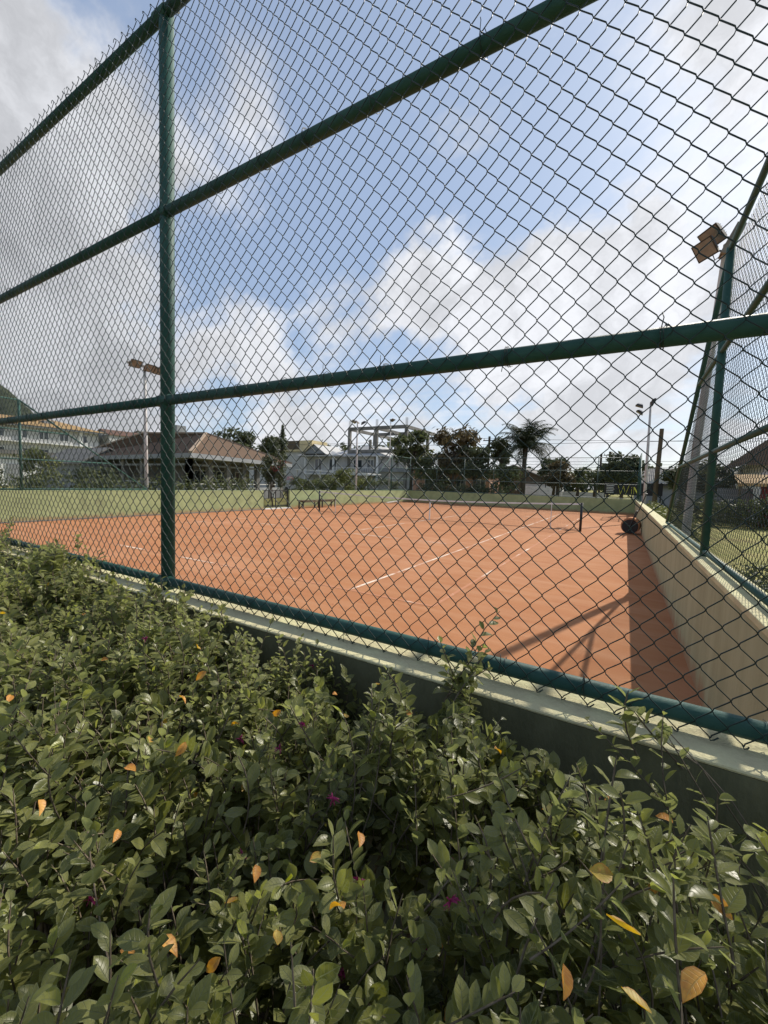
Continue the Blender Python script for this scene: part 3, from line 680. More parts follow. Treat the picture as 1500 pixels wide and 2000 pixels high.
for (a_, b_, nn_) in ((q0, q1, 6), (q3, q0, 6)):
    for k in range(nn_ + 1):
        if k == 0 and a_ is q3: pass
        c_ = a_.lerp(b_, k / nn_); MB().box(c_.x - .16, c_.x + .16, c_.y - .16, c_.y + .16, -.03, 2.72).build('column', M['darkroof'], t)
    MB().beam(a_ + Vector((0, 0, 2.35)), b_ + Vector((0, 0, 2.35)), .12, .12).build('lintel', M['grey'], t)
    MB().beam(a_ + Vector((0, 0, 1.15)), b_ + Vector((0, 0, 1.15)), .06, .06).build('railing', M['offwhite'], t)
    MB().beam(a_ + Vector((0, 0, .45)), b_ + Vector((0, 0, .45)), .12, .9).build('parapet', M['grey'], t)
iw = [inset(e, .62) for e in E]; bw = MB()
for i in range(4): a_, b_ = iw[i], iw[(i + 1) % 4]; bw.quad(a_, b_, b_ + Vector((0, 0, 2.75)), a_ + Vector((0, 0, 2.75)))
bw.build('inner_wall', M['darkroof'], t)
d_ = (iw[1] - iw[0]).normalized()
for k in range(3): window(t, iw[0] + d_ * (.8 + k * 2.4) + Vector((0.05, -.02, .9)), d_, 1.3, 1.2, (d_.y, -d_.x, 0))
# dark side wing left of pavilion
t = thing('outbuilding', 'dark grey low outbuilding with gabled roof left of the brown tiled pavilion', 'building', (-40, 17, 0))
MB().box(-44, -37, 15.6, 19.5, -.03, 2.6).build('wall', M['grey'], t); gable(-44, -37, 15.6, 19.5, 2.6, 3.8, 'X', M['darkroof'], t, wallm=M['grey'])
window(t, (-36.99, 16.4, 1.0), (0, 1, 0), 1.4, 1.0, (1, 0, 0))

# apartment block far left
t = thing('apartment_block', 'long pale three-storey block with an orange tiled roof at the far left', 'building', (-95, 28, 0))
MB().box(-101, -90, 2, 41, -.03, 9.6).build('wall', M['offwhite'], t)
b = MB(); b.quad((-89, 1, 9.6), (-89, 42, 9.6), (-95.5, 36, 11.5), (-95.5, 7, 11.5)); b.quad((-89, 42, 9.6), (-102, 42, 9.6), (-95.5, 36, 11.5)); b.quad((-102, 42, 9.6), (-102, 1, 9.6), (-95.5, 7, 11.5), (-95.5, 36, 11.5)); b.quad((-102, 1, 9.6), (-89, 1, 9.6), (-95.5, 7, 11.5)); b.build('roof', M['orangetile'], t)
MB().box(-89.6, -89.1, 1, 42, 9.3, 9.58).build('gutter', M['grey'], t)
for fl, z in enumerate((1.2, 4.2, 7.3)):
    for k in range(12):
        y = 4 + k * 3.05; window(t, (-89.99, y, z), (0, 1, 0), 1.5, 1.5, (1, 0, 0), fw=.1)
for z in (3.5, 6.6): MB().box(-90, -89.2, 2, 41, z, z + .18).build('floor_slab', M['white'], t)
for y in (10.5, 19.6, 28.8, 37.9): MB().box(-90, -89.7, y - .25, y + .25, 0, 9.29).build('pilaster', M['white'], t)
MB().box(-97, -95, 24, 25.2, 10.9, 12.6).build('chimney', M['offwhite'], t)
MB().box(-93.5, -92, 33, 34.6, 9.9, 11.0).build('dormer', M['grey'], t)
t = thing('shed', 'long white shed with a dark flat roof edge below the orange-roofed block', 'shed', (-62, 18, 0))
MB().box(-66, -60, 8, 24, -.03, 3.5).build('wall', M['white'], t); MB().box(-66.5, -59.5, 7.6, 24.4, 3.5, 3.95).build('roof', M['darkroof'], t)
for k in range(5): MB().box(-60.02, -59.9, 9 + k * 3, 10.4 + k * 3, .4, 2.4).build('door', M['grey'], t)
for i, (x, y, w_, d_, h, rm, lb) in enumerate([(-92, 46, 6, 7, 9.6, M['redtile'], 'small house with red-brown roof right of the orange-roofed block'),
        (-96, 56, 7, 8, 10.6, M['darkroof'], 'flat-looking pale house with grey roof above the pavilion ridge'),
        (-88, 66, 8, 8, 10.4, M['redtile'], 'pale house with red roof peeping over the brown pavilion roof')]):
    t = thing('house', lb, 'building', (x, y, 0)); MB().box(x - w_ / 2, x + w_ / 2, y - d_ / 2, y + d_ / 2, -.03, h).build('wall', M['offwhite'], t); gable(x - w_ / 2, x + w_ / 2, y - d_ / 2, y + d_ / 2, h, h + 1.1, 'Y', rm, t, wallm=M['offwhite'])
    window(t, (x + w_ / 2 + .01, y - 1, h - 2), (0, 1, 0), 1.4, 1.2, (1, 0, 0))
t = thing('water_tank', 'grey box water tank standing above the roofs behind the left lamp mast', 'tank', (-84, 54, 0))
MB().box(-85.6, -82.4, 52.5, 54.6, 10.2, 12.4).build('tank_body', M['grey'], t); MB().box(-85.9, -82.1, 52.2, 54.9, -.03, 10.2).build('tower', M['offwhite'], t)

# cream flat-roofed building and white house behind the bench
t = thing('warehouse', 'cream building with a boxy brown parapet tower behind the white house', 'building', (-49, 52, 0))
MB().box(-60, -43, 51, 62, -.03, 6.3).build('wall', M['offwhite'], t)
MB().box(-60.4, -42.6, 50.6, 62.4, 6.3, 6.6).build('roof_edge', M['cream'], t)
MB().box(-52, -47.5, 52, 56, 6.6, 8.2).build('tower', M['wood'], t); MB().box(-47.5, -44.8, 52, 56, 6.6, 8.2).build('tower_side', M['cream'], t)
t = thing('white_house', 'two-storey grey and white house with pale sheet-metal hip roofs behind the benches', 'building', (-38, 52, 0))
MB().box(-43.5, -30.5, 50, 62, -.03, 5.5).build('wall', M['offwhite'], t)
hip([(-45, 48.6, 5.5), (-36.5, 48.6, 5.5), (-36.5, 63, 5.5), (-45, 63, 5.5)], (-41, 52, 6.6), (-41, 60, 6.6), M['metalroof'], t)
hip([(-40, 48.9, 5.45), (-29.4, 48.9, 5.45), (-29.4, 63, 5.45), (-40, 63, 5.45)], (-35.5, 54.5, 7.4), (-34.0, 58, 7.4), M['metalroof'], t)
# gablet
b = MB(); b.quad((-43.2, 48.4, 5.7), (-39.2, 48.4, 5.7), (-41.2, 48.4, 7.0)); b.build('gable_wall', M['grey'], t)
b = MB(); b.quad((-43.6, 48.2, 5.6), (-41.2, 48.2, 7.15), (-41.2, 54, 7.15), (-43.6, 54, 5.6)); b.quad((-38.8, 48.2, 5.6), (-41.2, 48.2, 7.15), (-41.2, 54, 7.15), (-38.8, 54, 5.6)); b.build('gable_roof', M['metalroof'], t)
for x in (-42.4, -39.6): window(t, (x, 49.99, 3.2), (1, 0, 0), 1.5, 1.9, (0, -1, 0), fw=.12)
window(t, (-35, 49.99, 3.3), (1, 0, 0), 1.6, 1.6, (0, -1, 0), fw=.08); window(t, (-32.6, 49.99, 3.3), (1, 0, 0), 1.2, 1.6, (0, -1, 0), fw=.08)
for x in (-43.4, -37.9, -30.2): MB().box(x - .13, x + .13, 48.8, 49.06, -.03, 5.3).build('column', M['white'], t)
bal = MB()
for k in range(24): bal.box(-37.4 + k * .3, -37.36 + k * .3, 48.7, 48.74, 2.75, 3.6)
bal.box(-37.5, -30.3, 48.68, 48.76, 3.6, 3.68); bal.build('balustrade', M['white'], t); MB().box(-43.6, -30.2, 48.6, 50, 2.55, 2.75).build('balcony', M['white'], t)
t = thing('carport', 'white lean-to roof in front of the grey and white house', 'shelter', (-36, 44, 0))
b = MB(); b.beam((-39.5, 44, 3.05), (-27.5, 44, 2.65), 3.2, .12); b.build('roof', M['white'], t)
for x, h in ((-39.3, 3.0), (-35.2, 2.86), (-31.3, 2.72), (-27.8, 2.6)): MB().box(x - .06, x + .06, 42.6, 42.72, -.03, h).build('post', M['white'], t)
t = thing('parked_car', 'light silver car seen between the shrubs in front of the white house', 'car', (-37.5, 41, 0))
b = MB(); prof = [(-2.1, .35), (-2.1, .8), (-1.3, .95), (-.7, 1.42), (.8, 1.45), (1.5, .98), (2.1, .85), (2.15, .35)]
for i in range(len(prof)):
    (a0, z0), (a1, z1) = prof[i], prof[(i + 1) % len(prof)]
    b.quad((-37.5 + a0, 40.2, z0), (-37.5 + a1, 40.2, z1), (-37.5 + a1, 41.8, z1), (-37.5 + a0, 41.8, z0))
b.quad(*[(-37.5 + a, 40.2, z) for a, z in prof]); b.quad(*[(-37.5 + a, 41.8, z) for a, z in prof][::-1]); b.build('body', M['metalroof'], t, bevel=.05)
MB().quad((-38.6, 40.19, .98), (-36.2, 40.19, 1.0), (-36.8, 40.19, 1.36), (-38.15, 40.19, 1.34)).build('side_window', M['glass'], t)
for x in (-38.9, -36.1): MB().tube([(x, 40.15, .33), (x, 40.4, .33)], .33, 16).build('wheel', M['black'], t)

# concrete skeleton building
t = thing('concrete_frame', 'unfinished open concrete frame of columns and beams behind the trees', 'building', (-31, 58, 0))
XS = (-35.8, -31.1, -26.3); YS = (50, 57, 64)
for x in XS:
    for y in YS: MB().box(x - .2, x + .2, y - .2, y + .2, -.03, 9.2).build('column', M['concrete'], t)
for z in (9.4, 6.1):
    for y in YS:
        MB().box(XS[0] - .2, XS[2] + .2, y - .18, y + .18, z - .25, z + .2).build('beam', M['concrete'], t)
    for x in XS:
        for a_, b_ in ((50.18, 56.82), (57.18, 63.82)): MB().box(x - .18, x + .18, a_, b_, z - .24, z + .19).build('beam', M['concrete'], t)
MB().box(-36.2, -20.6, 49.6, 64.4, 3.15, 3.65).build('floor_slab', M['grey'], t)
for x in (-33.5, -28.7): MB().box(x - .15, x + .15, 52, 52.3, 3.65, 8.0).build('column', M['concrete'], t)
for x in (-35.8, -31.1, -26.3): 
    st = MB()
    for i, j in ((-.1, -.1), (.1, .1), (.1, -.1), (-.1, .1)): st.beam((x + i, 50 + j, 9.6), (x + i, 50 + j, 10.6), .03, .03)
    st.build('rebar', M['bronze'], t)
MB().box(-35.9, -20.9, 50.2, 62, -.03, 3.15).build('ground_floor', M['offwhite'], t)
# salmon wall / house under the trees
t = thing('salmon_house', 'low salmon-coloured house wall glimpsed under the two leafy trees', 'building', (-17, 44, 0))
MB().box(-21.5, -12.5, 43, 50, -.03, 3.1).build('wall', M['salmon'], t); MB().box(-21.9, -12.1, 42.6, 50.4, 3.1, 3.3).build('roof', M['redtile'], t)
for x in (-20, -16.2, -14): window(t, (x, 42.99, 1.2), (1, 0, 0), 1.1, 1.1, (0, -1, 0))
# grey gable house
t = thing('gabled_house', 'low old house with a grey gable roof left of the sign, behind the far wall', 'building', (-11, 60, 0))
MB().box(-17.6, -8.0, 55, 66, -.03, 2.6).build('wall', M['wood'], t); gable(-17.6, -8.0, 55, 66, 2.6, 4.5, 'Y', M['darkroof'], t, over=.6, wallm=M['wood'])
MB().box(-11.2, -6.6, 53.4, 54.9, -.03, 2.05).build('garage', M['offwhite'], t); MB().box(-10.9, -6.9, 53.34, 53.4, .3, 1.8).build('garage_door', M['white'], t)
tag(MB().box(-6.4, -1.9, 52, 52.2, -.03, 1.25).build('garden_wall', M['offwhite']), 'pale rendered garden wall between the grey-roofed house and the sign', 'wall')
# corrugated shed
t = thing('corrugated_shed', 'white building with ribbed sheet roof and dormer window right of the wooden pole', 'building', (6, 58, 0))
MB().box(.9, 16, 54, 62, -.03, 2.6).build('wall', M['grey'], t)
b = MB(); b.quad((.6, 53.6, 2.4), (16.4, 53.6, 2.4), (16.4, 58, 4.3), (.6, 58, 4.3)); b.quad((.6, 62.4, 2.4), (16.4, 62.4, 2.4), (16.4, 58, 4.3), (.6, 58, 4.3)); b.build('roof', M['fibreroof'], t)
b = MB(); b.quad((2.0, 53.8, 2.5), (5.6, 53.8, 2.5), (3.8, 53.8, 4.1)); b.build('gable_wall', M['offwhite'], t)
window(t, (3.3, 53.78, 2.7), (1, 0, 0), .9, .8, (0, -1, 0))
MB().box(.7, 16.3, 53.4, 53.6, 2.2, 2.45).build('gutter', M['black'], t)
# sign
t = thing('sign_board', 'black advertising board with big yellow lettering behind the far right fence corner', 'sign', (0, 34, 0))
MB().box(-1.35, 2.2, 34.0, 34.06, 1.28, 2.15).build('board', M['signblack'], t)
def letter(strokes, name, x, z, s, m):
    b = MB()
    for (x0, z0, x1, z1, wd) in strokes: b.beam((x + x0 * s, 33.985, z + z0 * s), (x + x1 * s, 33.985, z + z1 * s), .02, wd * s)
    o = b.build(name, m, t); return o
letter([(0, 1, .28, 0, .2), (.28, 0, .5, .8, .18), (.5, .8, .72, 0, .18), (.72, 0, 1, 1, .2)], 'letter_w', -.52, 1.33, .74, M['signyellow'])
letter([(0, 0, 0, .72, .15), (0, .86, 0, 1, .15)], 'letter_i', .36, 1.36, .5, M['signyellow'])
letter([(0, 0, 0, 1, .16), (0, 1, .5, 0, .16), (.5, 0, .5, 1, .16)], 'letter_n', .50, 1.36, .5, M['signyellow'])
tx = MB()
for k in range(5): tx.box(-1.22, -.72 - .05 * (k % 2), 33.985, 33.995, 1.42 + k * .12, 1.46 + k * .12)
tx.build('small_print', M['white'], t)
for x in (-1.3, .4, 2.1): MB().box(x - .04, x + .04, 34.08, 34.16, -.03, 2.2).build('post', M['black'], t)
# house and red wall at right edge
t = thing('house', 'tall white house with a dark tiled roof at the right edge beyond the lawn', 'building', (8, 33, 0))
MB().box(6.6, 12, 31, 37, -.03, 3.5).build('wall', M['white'], t)
b = MB(); b.quad((5.7, 30.2, 3.25), (13, 30.2, 3.25), (11, 33.5, 5.2), (7.6, 33.5, 5.2)); b.quad((5.7, 30.2, 3.25), (5.7, 38, 3.25), (7.6, 34.5, 5.2), (7.6, 33.5, 5.2)); b.build('roof', M['rooftile'], t)
window(t, (7.5, 30.98, 1.9), (1, 0, 0), 1.2, 1.1, (0, -1, 0))
tag(MB().box(5.9, 12, 27.4, 27.6, -.03, 2.1).build('red_wall', M['red']), 'dark red wall section at the right edge of the lawn', 'wall')
tag(MB().box(4.4, 5.9, 29.0, 29.15, -.03, 1.9).build('grey_wall', M['grey']), 'grey wall section left of the dark red one beyond the lawn', 'wall')
t = thing('canopy', 'low cream-tiled canopy roof above the dark red wall', 'roof', (8, 27, 0))
b = MB(); b.quad((4.9, 27.0, 2.15), (12, 27.0, 2.15), (12, 28.6, 2.65), (4.9, 28.6, 2.65)); b.box(4.9, 12, 27.0, 27.1, 2.0, 2.15); b.build('tiles', M['orangetile'], t)
for x in (5.0, 8.5, 11.8): MB().box(x - .05, x + .05, 27.05, 27.15, -.03, 2.0).build('post', M['wood'], t)

# utility poles and wires
for x, y, h, lb in ((-3.0, 60, 6.2, 'left of two thin utility poles beyond the far wall'), (-1.95, 58, 6.35, 'right of two thin utility poles beyond the far wall, with insulators'), (-13.6, 46, 7.2, 'dark utility pole standing among the leafy trees')):
    t = thing('utility_pole', lb, 'pole', (x, y, 0)); MB().tube([(x, y, -.03), (x, y, h)], .13, 8).build('pole', M['bark'], t)
    MB().box(x - .7, x + .7, y - .05, y + .05, h - .5, h - .4).build('crossarm', M['bark'], t)
    for k in (-.6, 0, .6): MB().tube([(x + k, y, h - .4), (x + k, y, h - .22)], .04, 6).build('insulator', M['offwhite'], t)
wr = thing('power_lines', 'thin sagging overhead wires crossing the sky beyond the court', 'wires', (0, 58, 6))
for (a_, b_, sg) in (((-70, 45, 7.9), (30, 45, 6.6), 1.0), ((-60, 58, 5.6), (40, 58, 5.6), .5), ((-60, 58, 5.2), (40, 58, 5.2), .5), ((-60, 60, 4.8), (40, 60, 4.9), .4), ((-75, 50, 8.3), (-13.6, 46, 7.0), .5), ((-13.6, 46, 7.0), (40, 52, 6.9), .6)):
    a_, b_ = Vector(a_), Vector(b_); MB().tube([a_.lerp(b_, k / 16) - Vector((0, 0, sg * 4 * (k / 16) * (1 - k / 16))) for k in range(17)], .018, 4).build('wire', M['black'], wr)
t = thing('utility_pole', 'short grey street lamp arm above the left end of the treeline behind the pavilion roof', 'pole', (-41, 33, 0))
MB().tube([(-41, 33, -.03), (-41, 33, 6.2)], .06, 8).build('pole', M['lamppole'], t); MB().beam((-41.9, 33, 6.25), (-40.9, 33, 6.2), .12, .08).build('arm', M['lamppole'], t)

# ------------------------------------------------------------------ trees and shrubs beyond the walls
def hillside():
    NX, NY = 90, 26; V = []; F = []
    for i in range(NX):
        for j in range(NY):
            u, v = i / (NX - 1), j / (NY - 1)
            X = -900 + u * 640; Y = 110 + v * 240
            prof = min(1.15, max(0, (-2.35 * Y - X) / (1.1 * Y))) * (.55 + .45 * Y / 200)
            h = 116 * (prof ** .8) * math.sin(math.pi * min(1, v * 1.05)) ** .7 if v < .98 else 0
            h += (math.sin(X * .09 + Y * .05) + math.sin(X * .23 - Y * .17)) * 1.0 * (h > 1) + (rnd.random() * 2.6) * (h > 1)
            V.append((X, Y, h - .5))
    for i in range(NX - 1):
        for j in range(NY - 1): a = i * NY + j; F.append((a, a + NY, a + NY + 1, a + 1))
    o = np_mesh('hill', V, F, M['hill'], smooth=True); struct(o)
hillside()
tree(-20.3, 40, 7.4, 2.6, 2.1, 5.4, M['leaf_mid'], 'left of two loose leafy trees in front of the concrete frame', 22, 75, .27, shell=.15)
tree(-15.4, 40, 7.9, 3.2, 2.6, 5.4, M['leaf_red'], 'right of two loose leafy trees, with rusty red-tinged foliage', 28, 75, .27, shell=.15)
tree(-17.8, 41, 4.9, 3.8, 1.9, 3.2, M['leaf_mid'], 'shorter spreading tree filling the gap between the two loose leafy trees', 16, 120, .22)
tree(-12.9, 39, 5.6, 2.2, 1.8, 3.9, M['leaf_dark'], 'dark bushy tree between the rusty tree and the palm', 14, 120, .2)
tree(-10.9, 41, 6.4, 1.3, 1.5, 5.0, M['leaf_dark'], 'dark upright tree with fine foliage just left of the palm', 14, 130, .17)
tree(-9.3, 37, 3.6, 1.7, 1.2, 2.4, M['leaf_mid'], 'low bushy tree at the foot of the palm', 12, 110, .16)
tree(-6.6, 46, 4.6, 1.9, 1.4, 3.6, M['leaf_dark'], 'dark round tree just right of the palm above the grey gable roof', 14, 130, .2)
tree(-5.6, 42, 4.2, 1.7, 1.3, 2.9, M['leaf_red'], 'orange-tinged round tree right of the grey gable roof', 14, 130, .18)
tree(-4.1, 44, 3.6, 1.2, 1.0, 2.7, M['leaf_mid'], 'small green tree between the orange-tinged one and the utility poles', 10, 110, .16)
tree(-2.6, 46, 3.4, 1.5, .9, 2.5, M['leaf_dark'], 'low dark tree behind the garden wall below the utility poles', 12, 110, .16)
tree(-.3, 44, 5.1, 1.9, 1.5, 3.6, M['leaf_dark'], 'large dark round tree above the black sign', 20, 150, .19)
tree(-41.0, 40, 7.0, 2.2, 2.0, 5.4, M['leaf_dark'], 'dark round tree behind the right end of the pavilion roof', 14, 120, .25)
tree(-46.0, 38, 8.0, 3.0, 2.2, 6.0, M['leaf_dark'], 'wide dark tree showing above the pavilion roof', 16, 120, .28)
# conifer
t = thing('conifer', 'slim dark conifer spire rising behind the pavilion roof', 'tree', (-41, 41.5, 0))
MB().tube([(-41, 41.5, -.03), (-41, 41.5, 9.2)], [.16, .03], 6).build('trunk', M['bark'], t)
cs = [(-41, 41.5, 4.6 + k * .42) for k in range(11)]; rs = [(1.0 - k * .085, 1.0 - k * .085, .35) for k in range(11)]
leaf_cloud('crown', cs, rs, 130, .14, M['leaf_dark'], t, shell=.2)
# palm
t = thing('palm_tree', 'feathery palm tree standing against the sky beyond the far wall', 'palm', (-8.4, 40, 0))
MB().tube([(-8.45, 40, -.03), (-8.4, 40, 3), (-8.35, 40, 5.55)], [.26, .2, .22], 10).build('trunk', M['bark'], t, smooth=True)
for k in range(38):
    az = k * 2.399 + rnd.uniform(-.2, .2); el = math.radians(rnd.choice((84, 70, 52, 30, 5)) + rnd.uniform(-8, 8)); ln = rnd.uniform(2.9, 3.7)
    p = Vector((-8.35, 40, 5.45)); pts = [p.copy()]; e = el
    for s in range(9): p = p + Vector((math.cos(az) * math.cos(e), math.sin(az) * math.cos(e), math.sin(e))) * ln / 9; pts.append(p.copy()); e -= .13 + .022 * s
    fr = MB(); fr.tube(pts, [.035 - .003 * i for i in range(10)], 4)
    side = Vector((-math.sin(az), math.cos(az), 0))
    for s in range(1, 10):
        for q in range(3):
            pp = pts[s - 1].lerp(pts[s], q / 3); L_ = .95 * math.sin(math.pi * min(.97, (s + q / 3) / 10 + .08)) + .12
            for sg in (-1, 1):
                for v_ in range(2):
                    d = (side * sg + Vector((0, 0, rnd.uniform(-.75, .15))) + (pts[s] - pts[s - 1]).normalized() * .5).normalized()
                    tip = pp + d * L_ + Vector((0, 0, -.15 * L_)); wv = (pts[s] - pts[s - 1]).normalized() * .035
                    fr.quad(pp - wv, pp + wv, tip)
    fr.build('frond', M['leaf_dark'], t)
# treelines far away
def treeline(label, X0, X1, Y, h, nn, m, leafs=.5):
    cs, rs = [], []
    for k in range(nn):
        x = X0 + (X1 - X0) * (k + rnd.random()) / nn; hh = h * rnd.uniform(.75, 1.1); cs.append((x, Y + rnd.uniform(-5, 5), hh * .55)); rs.append(((X1 - X0) / nn * rnd.uniform(1.0, 1.8), 4, hh * .48))
    o = leaf_cloud('treeline', cs, rs, 260, leafs, m, None, shell=.6); stuff(o, label, 'trees')
treeline('distant wooded skyline to the right of the court', -6, 62, 118, 8.2, 34, M['leaf_dark'], .7)
treeline('distant dark woods behind the palm and concrete frame', -70, -10, 130, 7.5, 26, M['leaf_dark'], .8)
treeline('dark woods on rising ground behind the pavilion', -110, -52, 90, 11.5, 26, M['leaf_dark'], .8)
# shrubs behind left wall
hedge('hedge', XL - 1.6, XL - .6, 3.0, 15.2, 1.62, M['leaf_mid'], 'long clipped green hedge behind the left wall below the pavilion', 150, .07)
tree(-18.6, 6.3, 2.6, .9, .8, 1.6, M['leaf_bright'], 'bright green bush at the left end above the pale wall', 10, 160, .07, .04, name='shrub', cat='shrub')
tree(-19.0, 3.2, 2.0, 1.3, .6, 1.2, M['leaf_bright'], 'yellow-green flowering shrub at the extreme left above the wall', 10, 160, .06, .03, name='shrub', cat='shrub')
tree(-21.0, 9.4, 2.6, 1.1, .7, 1.4, M['leaf_dark'], 'dark shrub mass left of the lamp mast', 12, 130, .08, .06, name='shrub', cat='shrub')
tree(-17.7, 17.2, 2.9, 1.0, 1.05, 1.9, M['leaf_dark'], 'dark shrub with red blossom behind the bar gate', 12, 170, .08, .05, name='shrub', cat='shrub')
for x, y, z, s, lb in ((-18, 20, 1.15, 1.2, 'green shrub behind the bench nearest the gate'), (-18.2, 22.6, 1.2, 1.3, 'green shrub behind the left net post'), (-18.3, 25.6, 1.5, 1.4, 'taller bright shrub at the foot of the twin floodlight mast'), (-18.4, 28.4, 1.1, 1.4, 'dull green shrub behind the far left fence corner'), (-18.0, 31.6, 1.1, 1.5, 'olive shrub at the far left corner of the court')):
    tree(x, y, z * 2, s, z * .75, z * 1.0, M['leaf_mid'] if z < 1.4 else M['leaf_bright'], lb, 12, 150, .08, .04, name='shrub', cat='shrub')
leaf_cloud('blossom_cluster', [(-17.3, 17.0, 2.2), (-17.1, 17.9, 1.7), (-17.2, 17.4, 2.6)], [(.3, .3, .2)] * 3, 40, .05, M['bougain'], [o for o in col.objects if o.name.startswith('shrub') and 'red blossom' in o.get('label', '')][0])
hedge('hedge', -16.5, -8.5, 33.6, 35.0, 1.7, M['leaf_dark'], 'dark hedge just behind the far end wall left of the grey garage', 150, .09)
hedge('hedge', 1.1, 1.8, 13, 30, .92, M['leaf_bright'], 'bright green hedge just outside the right-hand wall near the wooden pole', 110, .07)
hedge('hedge', 1.15, 3.0, 2.4, 8.2, .55, M['leaf_dark'], 'dark leafy hedge strip right outside the side fence', 330, .035, .2)
hedge('hedge', 2.2, 12, 25.2, 26.6, 1.35, M['leaf_mid'], 'wide dark hedge along the far side of the lawn', 110, .09)
tree(3.4, 33, 3.2, 1.5, 1.1, 2.3, M['leaf_dark'], 'dark round tree beyond the lawn seen through the side fence', 14, 150, .14)
tree(5.0, 36, 3.6, 1.7, 1.2, 2.5, M['leaf_dark'], 'second dark round tree beyond the lawn, nearer the white house', 14, 150, .14)

# ------------------------------------------------------------------ the hedge in front
def leaf_template(rows, curl, fold, wave=0.0):
    tt = np.linspace(0, 1, rows + 1)
    wv = np.interp(tt, [0, .12, .35, .6, .82, 1], [.06, .55, .95, 1.0, .62, .03])
    V, UV = [], []
    for i, t_ in enumerate(tt):
        for s in (-1, 0, 1):
            V.append((s * wv[i] * .5, t_, abs(s) * wv[i] * fold * .5 - curl * t_ * t_ + wave * math.sin(t_ * 9 + s) * abs(s))); UV.append((s * .5 + .5, t_))
    F = []
    for i in range(rows):
        for s in (0, 1): a = i * 3 + s; F.append((a, a + 1, a + 4, a + 3))
    return np.array(V), np.array(F), np.array(UV)
def inst_leaves(name, P, Dv, Nn, Ls, Ws, tint, tmpl, m, parent):
    V, F, UV = tmpl; X = np.cross(Dv, Nn); X /= np.linalg.norm(X, axis=1, keepdims=True) + 1e-9; Z = np.cross(X, Dv)
    W = P[:, None, :] + V[None, :, 0:1] * Ws[:, None, None] * X[:, None, :] + V[None, :, 1:2] * Ls[:, None, None] * Dv[:, None, :] + V[None, :, 2:3] * Ls[:, None, None] * Z[:, None, :]
    nv = len(V); n_ = len(P); FF = (F[None] + (np.arange(n_) * nv)[:, None, None]).reshape(-1, 4)
    return np_mesh(name, W.reshape(-1, 3), FF, m, parent, uv=np.tile(UV, (n_, 1)), tint=np.repeat(tint, nv), smooth=True)
def sm(x, a, b): 
    t_ = np.clip((x - a) / (b - a), 0, 1); return t_ * t_ * (3 - 2 * t_)
def ztop(x, y):
    z = 1.065 + .045 * np.sin(x * 5.1 + y * 3.2) + .035 * np.sin(x * 9.7 - y * 7.9) + .03 * np.sin(y * 13 + x * 2.3)
    z = z + .035 * np.sin(x * 17 + 2 * np.sin(y * 9)) * np.sin(y * 21 + x * 6) + .03 * np.sin(x * 29 + y * 11)
    gp = np.sin(x * 12 + 1.7 * np.sin(y * 7)) * np.sin(y * 14 + 1.3 * np.sin(x * 8))
    z = z - .22 * sm(gp, .35, .75) - .12 * sm(-gp, .5, .9)
    z = z - .15 * sm(y, .75, 1.08) * sm(x, -.95, -.55)              # lower in front of the visible wall face
    z = z - .05 * sm(x, -2.6, -1.7) * sm(y, .85, 1.1) * (1 - sm(x, -1.9, -.9))
    z = z - .30 * sm(x, .14, .52) - .2 * sm(x, -.15, .2) * sm(y, .8, 1.1) + .03 * sm(-x, 2.4, 3.0)
    z = z - .22 * np.exp(-((x + .27) ** 2 + (y - .60) ** 2) / .006)   # dark hole
    return z
HR = thing('hedge', 'dense leafy hedge filling the foreground in front of the near wall', 'hedge', (-1, .5, 0))
